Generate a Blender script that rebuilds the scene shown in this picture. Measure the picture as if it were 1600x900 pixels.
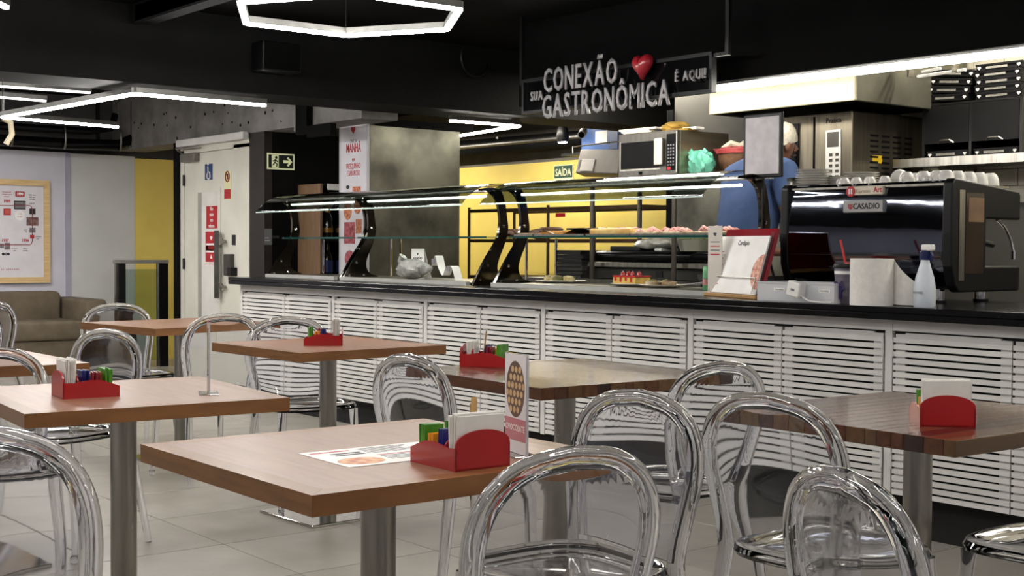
import bpy, bmesh, math, random
from mathutils import Vector, Matrix
random.seed(7)
R = math.radians
for o in list(bpy.data.objects):
    bpy.data.objects.remove(o)
SC = bpy.context.scene
COL = SC.collection

# ------------------------------------------------------------------ camera
# world: X runs along the counter (towards the right), Y into the kitchen, Z up
FPX, PIT, ROL, CH, AC = 2080.6, R(1.746), R(0.31), 1.1757, R(38.71)
CAMP = Vector((0, 0, CH))
_right = Vector((math.sin(AC), math.cos(AC), 0))
_fwd0 = Vector((-math.cos(AC), math.sin(AC), 0))
_fwd = _fwd0 * math.cos(PIT) - Vector((0, 0, 1)) * math.sin(PIT)
_up = _fwd0 * math.sin(PIT) + Vector((0, 0, 1)) * math.cos(PIT)
_e1 = _right * math.cos(ROL) + _up * math.sin(ROL)
_e2 = _up * math.cos(ROL) - _right * math.sin(ROL)
cam = bpy.data.cameras.new('camera')
cam.sensor_width = 36.0
cam.lens = FPX / 1600 * 36
cam.clip_start = 0.05
cam.clip_end = 100
camo = bpy.data.objects.new('camera', cam)
COL.objects.link(camo)
m3 = Matrix((_e1, _e2, -_fwd)).transposed()
camo.matrix_world = Matrix.Translation(CAMP) @ m3.to_4x4()
SC.camera = camo

def ray(px, py):
    return _fwd * FPX + _e1 * (px - 800) - _e2 * (py - 450)
def onZ(px, py, z):
    d = ray(px, py); return CAMP + d * ((z - CH) / d.z)
def onY(px, py, y):
    d = ray(px, py); return CAMP + d * (y / d.y)
def onX(px, py, x):
    d = ray(px, py); return CAMP + d * (x / d.x)

# ------------------------------------------------------------------ world + view
w = bpy.data.worlds.new('world'); SC.world = w; w.use_nodes = True
w.node_tree.nodes['Background'].inputs[0].default_value = (0.5, 0.5, 0.55, 1)
w.node_tree.nodes['Background'].inputs[1].default_value = 0.12
SC.view_settings.view_transform = 'Standard'
SC.view_settings.look = 'None'
SC.view_settings.exposure = -0.12
SC.view_settings.gamma = 1.0
SC.view_settings.use_curve_mapping = False
SC.cycles.max_bounces = 20
SC.cycles.transmission_bounces = 20
SC.cycles.transparent_max_bounces = 16
SC.cycles.glossy_bounces = 6
SC.cycles.diffuse_bounces = 4
SC.cycles.sample_clamp_indirect = 6.0
SC.cycles.use_denoising = True

# the dining hall is lit by rows of LED tube lamps; those over the tables that
# hang outside the picture are plain strip lamps
LED_W = 1.0
def strip_lamp(x, y, z, ln, ang, watts, wid=0.05, col=(1, 0.965, 0.92), tilt=0):
    l = bpy.data.lights.new('led_or_fill_strip', 'AREA')
    l.shape = 'RECTANGLE'; l.size = ln; l.size_y = wid
    l.energy = watts; l.color = col
    o = bpy.data.objects.new('led_or_fill_strip', l); COL.objects.link(o)
    o.location = (x, y, z); o.rotation_euler = (R(tilt), 0, R(ang))
    return o
def hex_lamp(cx, cy, z, s, watts):
    for k in range(6):
        a = R(60 * k + 30)
        ap = s * math.sqrt(3) / 2
        strip_lamp(cx + ap * math.cos(a), cy + ap * math.sin(a), z, s, 60 * k + 120, watts / 6, tilt=-35)
HEXW = 41
for cx, cy in [(-3.6, 1.2), (-1.6, 2.9), (-1.2, 0.2), (-6.2, 1.2), (-3.6, -1.2), (-6.2, -1.2), (-9.6, 1.6), (0.8, 2.6)]:
    hex_lamp(cx, cy, 2.45, 0.6, HEXW)
# unseen fill strips added to brighten the kitchen and the yellow corridor wall
for x, y, z, ln, wt in [(-9.6, 7.7, 2.35, 1.2, 45), (-11.6, 7.7, 2.35, 1.2, 45), (-7.2, 7.0, 2.5, 1.2, 40), (-3.75, 6.6, 2.55, 1.2, 40), (-1.2, 6.5, 2.5, 1.2, 35)]:
    strip_lamp(x, y, z, ln, 0, wt, 0.05, (1, 0.93, 0.8))
for x, y, z, ln, wt in [(-11.4, 3.2, 2.4, 1.2, 40), (-11.2, 1.2, 2.4, 1.2, 40)]:  # unseen fill strips added to brighten the lounge by the left wall
    strip_lamp(x, y, z, ln, 90, wt)

# ------------------------------------------------------------------ mesh builder
class MB:
    def __init__(s): s.v = []; s.f = []
    def add(s, vs, fs):
        n = len(s.v); s.v += [tuple(p) for p in vs]; s.f += [tuple(i + n for i in f) for f in fs]; return s
    def box(s, x0, x1, y0, y1, z0, z1, M=None):
        vs = [(x0,y0,z0),(x1,y0,z0),(x1,y1,z0),(x0,y1,z0),(x0,y0,z1),(x1,y0,z1),(x1,y1,z1),(x0,y1,z1)]
        if M: vs = [M @ Vector(p) for p in vs]
        return s.add(vs, [(0,3,2,1),(4,5,6,7),(0,1,5,4),(1,2,6,5),(2,3,7,6),(3,0,4,7)])
    def rbox(s, x0, x1, y0, y1, z0, z1, r=0.01, seg=2, M=None):
        bm = bmesh.new()
        bmesh.ops.create_cube(bm, size=1)
        for v in bm.verts:
            v.co = Vector(((x0+x1)/2 + v.co.x*(x1-x0), (y0+y1)/2 + v.co.y*(y1-y0), (z0+z1)/2 + v.co.z*(z1-z0)))
        bmesh.ops.bevel(bm, geom=bm.edges[:], offset=r, segments=seg, profile=0.5, affect='EDGES')
        bm.verts.index_update()
        vs = [(M @ v.co) if M else v.co.copy() for v in bm.verts]
        fs = [[v.index for v in f.verts] for f in bm.faces]
        bm.free()
        return s.add(vs, fs)
    def tube(s, pts, r, n=10, closed=False, cap=True, asp=None):
        pts = [Vector(p) for p in pts]; m = len(pts)
        rs = r if isinstance(r, (list, tuple)) else [r] * m
        tang = []
        for i in range(m):
            a = pts[(i-1) % m] if (closed or i > 0) else pts[i]
            b = pts[(i+1) % m] if (closed or i < m-1) else pts[i]
            tang.append((b - a).normalized())
        t = tang[0]
        nrm = t.orthogonal().normalized()
        vs = []
        for i in range(m):
            t = tang[i]
            nrm = (nrm - t * nrm.dot(t))
            if nrm.length < 1e-6: nrm = t.orthogonal()
            nrm.normalize()
            b = t.cross(nrm)
            for k in range(n):
                a = 2 * math.pi * k / n
                vs.append(pts[i] + (nrm * math.cos(a) + b * math.sin(a)) * rs[i])
        fs = []
        rng = m if closed else m - 1
        for i in range(rng):
            j = (i + 1) % m
            for k in range(n):
                fs.append((i*n+k, i*n+(k+1) % n, j*n+(k+1) % n, j*n+k))
        if cap and not closed:
            fs.append(tuple(range(n))[::-1]); fs.append(tuple((m-1)*n + k for k in range(n)))
        return s.add(vs, fs)
    def cyl(s, p0, p1, r0, r1=None, n=16):
        return s.tube([p0, p1], [r0, r0 if r1 is None else r1], n)
    def lathe(s, prof, n=20, c=(0, 0, 0), M=None):
        vs = []; m = len(prof)
        for r_, z_ in prof:
            for k in range(n):
                a = 2 * math.pi * k / n
                p = Vector((c[0] + r_*math.cos(a), c[1] + r_*math.sin(a), c[2] + z_))
                vs.append(M @ p if M else p)
        fs = []
        for i in range(m - 1):
            for k in range(n):
                fs.append((i*n+k, i*n+(k+1) % n, (i+1)*n+(k+1) % n, (i+1)*n+k))
        if prof[0][0] > 1e-5: fs.append(tuple(range(n))[::-1])
        if prof[-1][0] > 1e-5: fs.append(tuple((m-1)*n+k for k in range(n)))
        return s.add(vs, fs)
    def prism(s, poly, a0, a1, plane='xz', M=None):
        n = len(poly); vs = []
        for a in (a0, a1):
            for u, v in poly:
                p = {'xz': (u, a, v), 'yz': (a, u, v), 'xy': (u, v, a)}[plane]
                vs.append(M @ Vector(p) if M else p)
        fs = [tuple(range(n)), tuple(range(n, 2*n))[::-1]]
        for k in range(n):
            fs.append((k, n+k, n+(k+1) % n, (k+1) % n))
        return s.add(vs, fs)
    def grid(s, fn, nu, nv, M=None):
        vs = []
        for i in range(nu + 1):
            for j in range(nv + 1):
                p = Vector(fn(i/nu, j/nv)); vs.append(M @ p if M else p)
        fs = []
        for i in range(nu):
            for j in range(nv):
                a = i*(nv+1)+j
                fs.append((a, a+nv+1, a+nv+2, a+1))
        return s.add(vs, fs)
    def slab(s, f0, f1, nu, nv):
        """closed solid between two grid functions"""
        N = (nu+1)*(nv+1)
        vs = [f0(i/nu, j/nv) for i in range(nu+1) for j in range(nv+1)] + [f1(i/nu, j/nv) for i in range(nu+1) for j in range(nv+1)]
        fs = []
        for i in range(nu):
            for j in range(nv):
                a = i*(nv+1)+j
                fs.append((a, a+nv+1, a+nv+2, a+1)); fs.append((N+a, N+a+1, N+a+nv+2, N+a+nv+1))
        rim = [i*(nv+1) for i in range(nu+1)] + [nu*(nv+1)+j for j in range(1, nv+1)] + [i*(nv+1)+nv for i in range(nu-1, -1, -1)] + [j for j in range(nv-1, 0, -1)]
        for k in range(len(rim)):
            a, b = rim[k], rim[(k+1) % len(rim)]
            fs.append((a, N+a, N+b, b))
        return s.add(vs, fs)
    def mesh(s, name, smooth=None, fix=True):
        me = bpy.data.meshes.new(name)
        me.from_pydata([tuple(p) for p in s.v], [], s.f)
        if fix:
            bm = bmesh.new(); bm.from_mesh(me)
            bmesh.ops.remove_doubles(bm, verts=bm.verts, dist=1e-6)
            bmesh.ops.recalc_face_normals(bm, faces=bm.faces)
            bm.to_mesh(me); bm.free()
        if smooth is not None:
            for p in me.polygons: p.use_smooth = True
            me.set_sharp_from_angle(angle=R(smooth))
        me.update()
        return me
    def out(s, name, mat, parent=None, smooth=None, loc=None, rz=0, fix=True):
        return obj(name, s.mesh(name, smooth, fix), mat, parent, loc, rz)

def obj(name, me, mat, parent=None, loc=None, rz=0):
    if mat is not None and len(me.materials) == 0: me.materials.append(mat)
    o = bpy.data.objects.new(name, me); COL.objects.link(o)
    if parent: o.parent = parent
    if loc is not None: o.location = loc
    if rz: o.rotation_euler = (0, 0, rz)
    return o
def tag(o, label, cat, group=None):
    o['label'] = label; o['category'] = cat
    if group: o['group'] = group
    return o
def thing(name, label, cat, loc=(0, 0, 0), rz=0, group=None):
    o = bpy.data.objects.new(name, None); COL.objects.link(o)
    o.empty_display_size = 0.1
    o.location = loc; o.rotation_euler = (0, 0, rz)
    return tag(o, label, cat, group)
def struct(o):
    o['kind'] = 'structure'; return o
def copy_tree(o, parent=None):
    c = o.copy(); COL.objects.link(c)
    if parent: c.parent = parent
    for ch in o.children: copy_tree(ch, c)
    return c

# ------------------------------------------------------------------ materials
def C(h, a=1.0):
    h = h.lstrip('#'); v = [int(h[i:i+2], 16) / 255 for i in (0, 2, 4)]
    return tuple((x / 12.92 if x <= 0.04045 else ((x + 0.055) / 1.055) ** 2.4) for x in v) + (a,)
MATS = {}
def mat(name, col, rough=0.5, metal=0.0, col2=None, scale=8.0, bump=0.0, bscale=None, stretch=None, spec=None,
        trans=0.0, ior=1.45, coat=0.0, emit=None, estr=0.0, detail=4.0, alpha=None, lo=0.35, hi=0.65, rvar=0.0, objrand=0.0):
    if name in MATS: return MATS[name]
    m = bpy.data.materials.new(name); m.use_nodes = True
    nt = m.node_tree; N = nt.nodes; L = nt.links
    b = N['Principled BSDF']
    c1 = C(col) if isinstance(col, str) else col
    b.inputs['Base Color'].default_value = c1
    b.inputs['Roughness'].default_value = rough
    b.inputs['Metallic'].default_value = metal
    b.inputs['IOR'].default_value = ior
    if spec is not None: b.inputs['Specular IOR Level'].default_value = spec
    b.inputs['Transmission Weight'].default_value = trans
    b.inputs['Coat Weight'].default_value = coat
    b.inputs['Coat Roughness'].default_value = 0.12
    if alpha is not None: b.inputs['Alpha'].default_value = alpha
    if emit is not None:
        b.inputs['Emission Color'].default_value = C(emit) if isinstance(emit, str) else emit
        b.inputs['Emission Strength'].default_value = estr
    if col2 is not None or bump or rvar:
        tc = N.new('ShaderNodeTexCoord'); mp = N.new('ShaderNodeMapping'); no = N.new('ShaderNodeTexNoise')
        L.new(tc.outputs['Object'], mp.inputs['Vector']); L.new(mp.outputs['Vector'], no.inputs['Vector'])
        no.inputs['Scale'].default_value = scale; no.inputs['Detail'].default_value = detail
        if stretch: mp.inputs['Scale'].default_value = stretch
        if col2 is not None:
            rp = N.new('ShaderNodeValToRGB')
            rp.color_ramp.elements[0].position = lo; rp.color_ramp.elements[1].position = hi
            rp.color_ramp.elements[0].color = c1; rp.color_ramp.elements[1].color = C(col2) if isinstance(col2, str) else col2
            L.new(no.outputs['Fac'], rp.inputs['Fac'])
            src = rp.outputs['Color']
            if objrand:
                oi = N.new('ShaderNodeObjectInfo'); hs = N.new('ShaderNodeHueSaturation'); mr = N.new('ShaderNodeMapRange')
                mr.inputs['To Min'].default_value = 1 - objrand; mr.inputs['To Max'].default_value = 1 + objrand
                L.new(oi.outputs['Random'], mr.inputs['Value']); L.new(mr.outputs['Result'], hs.inputs['Value'])
                L.new(src, hs.inputs['Color']); src = hs.outputs['Color']
                va = N.new('ShaderNodeVectorMath'); va.operation = 'ADD'; cm = N.new('ShaderNodeCombineXYZ'); mu = N.new('ShaderNodeMath'); mu.operation = 'MULTIPLY'; mu.inputs[1].default_value = 37.0
                L.new(oi.outputs['Random'], mu.inputs[0]); L.new(mu.outputs[0], cm.inputs[0]); L.new(mu.outputs[0], cm.inputs[1])
                L.new(tc.outputs['Object'], va.inputs[0]); L.new(cm.outputs[0], va.inputs[1]); L.new(va.outputs[0], mp.inputs['Vector'])
            L.new(src, b.inputs['Base Color'])
        if rvar:
            mr2 = N.new('ShaderNodeMapRange'); mr2.inputs['To Min'].default_value = max(0.02, rough - rvar); mr2.inputs['To Max'].default_value = rough + rvar
            L.new(no.outputs['Fac'], mr2.inputs['Value']); L.new(mr2.outputs['Result'], b.inputs['Roughness'])
        if bump:
            bp = N.new('ShaderNodeBump'); bp.inputs['Strength'].default_value = bump; bp.inputs['Distance'].default_value = 0.01
            n2 = no
            if bscale:
                n2 = N.new('ShaderNodeTexNoise'); n2.inputs['Scale'].default_value = bscale; n2.inputs['Detail'].default_value = 3
                L.new(mp.outputs['Vector'], n2.inputs['Vector'])
            L.new(n2.outputs['Fac'], bp.inputs['Height']); L.new(bp.outputs['Normal'], b.inputs['Normal'])
    MATS[name] = m
    return m
def thin_glass(name, tint, refl=0.08, rough=0.02):
    """thin clear sheet: lets light straight through and mirrors a little by angle"""
    if name in MATS: return MATS[name]
    m = bpy.data.materials.new(name); m.use_nodes = True
    nt = m.node_tree; N = nt.nodes; L = nt.links
    N.remove(N['Principled BSDF'])
    tr = N.new('ShaderNodeBsdfTransparent'); tr.inputs[0].default_value = C(tint)
    gl = N.new('ShaderNodeBsdfGlossy'); gl.inputs['Roughness'].default_value = rough
    lw = N.new('ShaderNodeLayerWeight'); lw.inputs['Blend'].default_value = 0.5
    pw = N.new('ShaderNodeMath'); pw.operation = 'POWER'; pw.inputs[1].default_value = 4.0
    L.new(lw.outputs['Facing'], pw.inputs[0])
    fr = N.new('ShaderNodeMath'); fr.operation = 'ADD'; fr.inputs[1].default_value = 0.02
    L.new(pw.outputs[0], fr.inputs[0])
    no = N.new('ShaderNodeTexNoise'); no.inputs['Scale'].default_value = 3.0
    mr = N.new('ShaderNodeMapRange'); mr.inputs['To Min'].default_value = refl * 0.3; mr.inputs['To Max'].default_value = refl
    L.new(no.outputs['Fac'], mr.inputs['Value'])
    ad = N.new('ShaderNodeMath'); ad.operation = 'ADD'; ad.use_clamp = True
    L.new(fr.outputs[0], ad.inputs[0]); L.new(mr.outputs['Result'], ad.inputs[1])
    mx = N.new('ShaderNodeMixShader')
    L.new(ad.outputs[0], mx.inputs[0]); L.new(tr.outputs[0], mx.inputs[1]); L.new(gl.outputs[0], mx.inputs[2])
    L.new(mx.outputs[0], N['Material Output'].inputs['Surface'])
    MATS[name] = m
    return m
def lamp_mat(name, col, s):
    return mat(name, '#ffffff', 0.5, emit=col, estr=s, col2='#f4f4f4')

# ------------------------------------------------------------------ lettering
def text_mesh(s, size=1.0, ext=0.0, xs=1.0, align='CENTER', bold=0.0, space=1.0):
    cu = bpy.data.curves.new('lettering', 'FONT')
    cu.body = s; cu.size = size; cu.extrude = ext; cu.align_x = align; cu.align_y = 'CENTER'
    cu.offset = bold; cu.space_character = space; cu.resolution_u = 2
    o = bpy.data.objects.new('lettering', cu)
    COL.objects.link(o)
    me = bpy.data.meshes.new_from_object(o)
    bpy.data.objects.remove(o); bpy.data.curves.remove(cu)
    for v in me.vertices: v.co.x *= xs
    return me
def text(name, s, size, m, parent, loc, face='-Y', ext=0.001, xs=1.0, align='CENTER', bold=0.0, tilt=0.0, space=1.0):
    o = obj(name, text_mesh(s, size, ext, xs, align, bold, space), m, parent, loc)
    o.rotation_euler = {'-Y': (R(90), tilt, 0), '+X': (R(90), tilt, R(90)), '+Z': (0, 0, tilt)}[face]
    return o
def ordinal(k, n, what='in'):
    return 'bottom' if k == 0 else ('topmost' if k == n - 1 else ('second', 'third', 'fourth', 'fifth', 'sixth', 'seventh', 'eighth')[k - 1] + ' from the bottom')
NTH = ('first', 'second', 'third', 'fourth', 'fifth')
def heart_poly(sz):
    out = []
    for k in range(28):
        t = 2 * math.pi * k / 28
        out.append((sz * 16 * math.sin(t) ** 3 / 32, sz * (13*math.cos(t) - 5*math.cos(2*t) - 2*math.cos(3*t) - math.cos(4*t)) / 32))
    return out
# ------------------------------------------------------------------ shared materials
M_white_wall = mat('white_wall', '#c9c8d4', 0.75, col2='#c2c1cc', scale=3)
M_yellow = mat('yellow_paint', '#dcc568', 0.6, col2='#d3bc5e', scale=3)
M_black = mat('black_paint', '#080808', 0.9, col2='#0c0c0c', scale=3, spec=0.12)
M_dark = mat('dark_grey_paint', '#171717', 0.75, col2='#121212', scale=4, bump=0.15, bscale=30, spec=0.15)
M_conc = mat('concrete', '#85827f', 0.85, col2='#6b6865', scale=5, bump=0.35, bscale=25)
M_conc2 = mat('grey_plaster', '#6a675f', 0.85, col2='#5c5952', scale=4, bump=0.2, bscale=30)
M_steel = mat('brushed_steel', '#a9a59c', 0.3, 1.0, col2='#8d8a82', scale=6, stretch=(6, 6, 0.4), rvar=0.06)
M_steel_dark = mat('scuffed_steel', '#7d7b6e', 0.45, 0.9, col2='#4a4942', scale=2.6, rvar=0.08, detail=6)
M_mirror = mat('polished_steel', '#c9c7c2', 0.06, 1.0, col2='#bdbbb6', scale=3)
M_white = mat('white_paint', '#e4e2df', 0.45, col2='#dcdad6', scale=6)
M_door = mat('door_paint', '#d6d4c8', 0.45, col2='#cdcbbf', scale=4)
M_blackgl = mat('black_gloss', '#08080a', 0.2, col2='#0c0c0e', scale=4, spec=0.25)
M_blackpl = mat('black_plastic', '#0a0a0b', 0.42, col2='#0e0e0f', scale=6, spec=0.3)
M_chrome = mat('chrome', '#d8d8d8', 0.05, 1.0, col2='#cfcfcf', scale=3)
M_paper = mat('paper', '#eceae6', 0.7, col2='#e3e1dc', scale=10)
M_red = mat('red_print', '#b3202a', 0.5, col2='#a61c26', scale=10)
M_ink = mat('black_print', '#1a1a1a', 0.6, col2='#222222', scale=10)
M_greyink = mat('grey_print', '#77757a', 0.6, col2='#6a686d', scale=10)
M_glass = thin_glass('clear_glass', '#e6efec')
M_glass_edge = mat('green_glass_edge', '#0c3a33', 0.15, col2='#0f4a40', scale=5)
M_clear = mat('clear_plastic', (0.93, 0.935, 0.96, 1), 0.02, trans=1.0, ior=1.46, col2=(0.9, 0.905, 0.94, 1), scale=4)
M_acry = thin_glass('acrylic', '#f2f2f2', 0.06)
LED = lamp_mat('led_diffuser', (1, 0.97, 0.93, 1), 130.0)
LED_K = lamp_mat('led_kitchen', (1, 0.95, 0.84, 1), 55.0)
M_alu = mat('aluminium', '#8c8b88', 0.4, 1.0, col2='#7d7c79', scale=9)

# ------------------------------------------------------------------ floor
TP = 0.6
M_tile = mat('floor_tile', '#98938a', 0.34, col2='#8c877d', scale=3.5, rvar=0.08, detail=6, bump=0.03, bscale=18, objrand=0.035)
M_grout = mat('grout', '#38352f', 0.8, col2='#302d28', scale=20)
floor = struct(MB().box(-16, 3.6, -3.6, 10, -0.06, -0.006).out('floor', M_grout))
tm = None
for i in range(23):
    for j in range(9):
        if tm is None:
            tm = MB().rbox(-0.2978, 0.2978, -0.2978, 0.2978, -0.006, 0.0, 0.0012, 1).mesh('tile')
        obj('tile', tm, M_tile, floor, (-13.18 + TP*(i+0.5), -0.02 + TP*(j+0.5), 0.0))
rest = MB()
rest.box(-16, -13.185, -3.6, 10, -0.006, 0); rest.box(-13.185, 3.6, 5.385, 10, -0.006, 0)
rest.box(-13.185, 3.6, -3.6, -0.025, -0.006, 0); rest.box(0.625, 3.6, -0.025, 5.385, -0.006, 0)
rest.out('outer_tiles', M_tile, floor)

# ------------------------------------------------------------------ room shell
CZ = 2.66
struct(MB().box(-16, 3.6, -3.6, 10, CZ, CZ + 0.1).out('ceiling', M_black))
wl = struct(MB().box(-13.12, -13.0, -3.6, 4.80, 0, 2.085).out('wall_left', M_white_wall))
M_lpanel = mat('white_panel', '#c6c7c6', 0.7, col2='#bfc0c0', scale=3)
MB().box(-13.115, -12.995, 4.815, 5.49, 0, 2.078).out('wall_panel', M_lpanel, wl)
MB().box(-13.1, -12.985, 4.775, 4.825, 0, 2.082).out('joint_strip', mat('joint_strip', '#a3a0b2', 0.6, col2='#9b98aa'), wl)
MB().box(-13.11, -12.99, 5.49, 8.5, 0, 2.06).out('yellow_panel', M_yellow, wl)
struct(MB().box(-16, -7.0, 8.5, 8.62, 0, 2.02).out('wall_back', M_yellow))
struct(MB().box(-16, -7.0, 8.52, 8.66, 2.02, CZ).out('wall_back_upper', M_conc2))
struct(MB().box(-13.3, -13.12, -3.6, 8.5, 0, CZ).out('wall_left_upper', mat('dim_plaster', '#4a4848', 0.8, col2='#403e3e', scale=4)))
struct(MB().box(-16, 3.6, -3.6, -3.5, 0, CZ).out('wall_front', M_white_wall))
struct(MB().box(3.5, 3.6, -3.5, 10, 0, CZ).out('wall_right', M_white_wall))
M_wtile = mat('wall_tile_glaze', '#c4beac', 0.25, col2='#bab4a2', scale=6, objrand=0.03)
kb = struct(MB().box(-6.97, 3.5, 7.12, 7.3, 0, CZ).out('wall_kitchen', mat('kitchen_wall', '#4d4b46', 0.6, col2='#45433e', scale=4)))
wt = None
for i in range(19):
    for j in range(11):
        if wt is None: wt = MB().rbox(-0.098, 0.098, -0.004, 0.004, -0.048, 0.048, 0.002, 1).mesh('tile')
        obj('tile', wt, M_wtile, kb, (-5.0 + 0.2*i + (0.1 if j % 2 else 0), 7.117, 1.5 + 0.1*j))
MB().box(-7.03, -6.97, 7.1, 7.3, 0, 2.2).out('door_jamb', M_black, kb)
MB().box(-6.96, -5.6, 7.09, 7.12, 0.6, 1.75).out('steel_cladding', M_steel_dark, kb)

# large dark beam across the hall, concrete beam, bulkhead over the counter
struct(MB().box(-8.4, -7.9, -3.5, 8.5, 2.18, CZ).out('beam_dark', M_dark))
cb = struct(MB().box(-13.1, -8.4, 5.3, 5.62, 2.125, CZ).out('beam_concrete', M_conc))
for px in (205, 468):
    q = onY(px, 180, 5.3)
    MB().box(q.x - 0.004, q.x + 0.004, 5.294, 5.3, 2.14, 2.6).out('form_joint', M_dark, cb)
random.seed(3)
for k in range(26):
    x = random.uniform(-12.6, -9.2); z = random.uniform(2.16, 2.42)
    MB().cyl((x, 5.296, z), (x, 5.31, z), random.uniform(0.006, 0.014), n=8).out('form_hole', M_black, cb)
struct(MB().box(-6.95, 3.5, 5.62, 5.78, 2.115, CZ).out('bulkhead', M_black))
struct(MB().box(-9.9, 3.5, 5.5, 8.5, 0.0, 0.12).out('kitchen_floor', mat('kitchen_floor', '#6d6a64', 0.5, col2='#625f59', scale=5)))
for (a, b, c, d) in [(-7.85, 3.4, 1.9, 2.02), (-7.85, 3.4, 3.3, 3.42), (-12.8, -8.4, 1.2, 1.3)]:
    struct(MB().box(a, b, c, d, CZ - 0.12, CZ - 0.01).out('trim_1', M_dark))
# ceiling cable channel, crossing the hexagon lamp
ch = thing('cable_tray', 'perforated metal cable channel under the black ceiling', 'cable tray', (-6.6, 3.35, CZ - 0.13))
MB().box(-1.2, 2.6, -0.05, 0.05, 0.10, 0.104).box(-1.2, 2.6, -0.05, -0.046, 0.0, 0.10).box(-1.2, 2.6, 0.046, 0.05, 0.0, 0.10).out('channel', mat('galvanised', '#57575a', 0.45, 0.8, col2='#47474a', scale=8), ch)
MB().box(-1.2, 2.6, -0.05, 0.05, -0.004, 0.0).out('cover', M_dark, ch)
for x in (-0.9, 1.0, 2.4):
    MB().box(x - 0.01, x + 0.01, -0.01, 0.01, 0.10, 0.13).out('hanger', M_dark, ch)

# ------------------------------------------------------------------ tables
def wood(name, c1, c2, stretch, rough=0.36, coat=0.15):
    return mat(name, c1, rough, col2=c2, scale=4, stretch=stretch, detail=5, coat=coat, lo=0.25, hi=0.75, objrand=0.05)
W_top = wood('teak_top', '#7b5540', '#926a51', (1.2, 12, 6))
W_edge = wood('teak_edge_shaded', '#63401c', '#80552a', (2, 2, 22))  # darker than the top panel: shade of the table sides put into the colour
W_edgeT = wood('teak_border_shaded', '#6d4524', '#895d35', (14, 1.2, 6))  # border boards carry the same side shade in their colour
STRIPC = (('a', '#3f2210', '#57321a'), ('b', '#4a3019', '#5f4224'), ('c', '#23120c', '#352014'), ('d', '#432413', '#5b3720'), ('e', '#4c3520', '#60482b'), ('f', '#321b0f', '#482b1a'))
W_strip = [wood('strip_%s' % n, a, b, (1.0, 12, 8), 0.25, 0.4) for n, a, b in STRIPC]
TH, TT = 0.75, 0.038
def pedestal(t):
    MB().cyl((0, 0, 0.012), (0, 0, TH - TT), 0.037, n=28).out('column', M_steel, t, smooth=40)
    MB().rbox(-0.215, 0.215, -0.215, 0.215, 0.0, 0.012, 0.002, 1).out('base_plate', M_mirror, t)
    MB().lathe([(0.06, 0.012), (0.06, 0.016), (0.04, 0.022)], 24).out('base_collar', M_steel, t, smooth=40)
    MB().box(-0.15, 0.15, -0.02, 0.02, TH - TT - 0.006, TH - TT).box(-0.02, 0.02, -0.15, 0.15, TH - TT - 0.006, TH - TT).out('mount_cross', M_blackpl, t)
def border_table(label, x, y, yaw, sx, sy):
    t = thing('pedestal_table', label, 'table', (x, y, 0), R(yaw), 'square wooden tables')
    hx, hy, b, z0, z1 = sx/2, sy/2, 0.045, TH - TT, TH
    MB().box(-hx+b, hx-b, -hy+b, hy-b, z0, z1).out('top_panel', W_top, t)
    g = 0.0008
    for s in (-1, 1):
        e = MB().prism([(-hx, s*hy), (hx, s*hy), (hx-b-g, s*(hy-b-g)), (-hx+b+g, s*(hy-b-g))], z0, z1, 'xy').out('edge_board', W_edge, t)
        e2 = MB().prism([(s*hx, -hy+g), (s*hx, hy-g), (s*(hx-b-g), hy-b-2*g), (s*(hx-b-g), -hy+b+2*g)], z0, z1, 'xy').out('edge_board', W_edgeT, t)
    pedestal(t)
    return t
def block_table(label, x, y, yaw, sx, sy, seed, along='x'):
    t = thing('pedestal_table', label, 'table', (x, y, 0), R(yaw), 'butcher block tables')
    rnd = random.Random(seed)
    hx, hy = sx/2, sy/2
    n = 16
    cuts = [0.0]
    for k in range(n): cuts.append(cuts[-1] + rnd.uniform(0.7, 1.4))
    cuts = [c / cuts[-1] for c in cuts]
    last = -1
    for k in range(n):
        mi = rnd.randrange(6)
        while mi == last: mi = rnd.randrange(6)
        last = mi
        if along == 'y':
            a, b = -hx + cuts[k]*sx, -hx + cuts[k+1]*sx
            MB().rbox(a, b - 0.0006, -hy, hy, TH - TT, TH, 0.0012, 1).out('strip', W_stripY[mi], t)
        else:
            a, b = -hy + cuts[k]*sy, -hy + cuts[k+1]*sy
            MB().rbox(-hx, hx, a, b - 0.0006, TH - TT, TH, 0.0012, 1).out('strip', W_strip[mi], t)
    pedestal(t)
    return t
W_stripY = [wood('ystrip_%s' % n, a, b, (12, 1.0, 8), 0.25, 0.4) for n, a, b in STRIPC]
T1 = border_table('square wooden pedestal table with red caddy and card holder turned edge-on', -3.6965, 1.5247, -5.4, 0.72, 0.72)
T2 = border_table('square wooden pedestal table with red caddy standing close to the slatted counter', -5.0405, 3.0106, 1.9, 0.735, 0.735)
T3 = border_table('square wooden pedestal table with a paper menu lying by its red caddy', -2.3431, 1.5216, -0.6, 0.738, 0.735)
T4 = block_table('butcher block table of brown strips with stir sticks in its red caddy', -3.4535, 3.0048, -3.2, 0.795, 0.80, 5, 'x')
T5 = block_table('dark butcher block table with printed napkins in its red caddy', -2.0425, 3.0017, -1.5, 0.735, 0.745, 11, 'y')
T6 = border_table('bare square wooden pedestal table between the sofa and the counter', -6.8693, 3.164, 7.2, 0.78, 0.78)
T7 = border_table('bare square wooden pedestal table in front of the sofa', -5.08, 1.44, 0, 0.75, 0.75)

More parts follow.
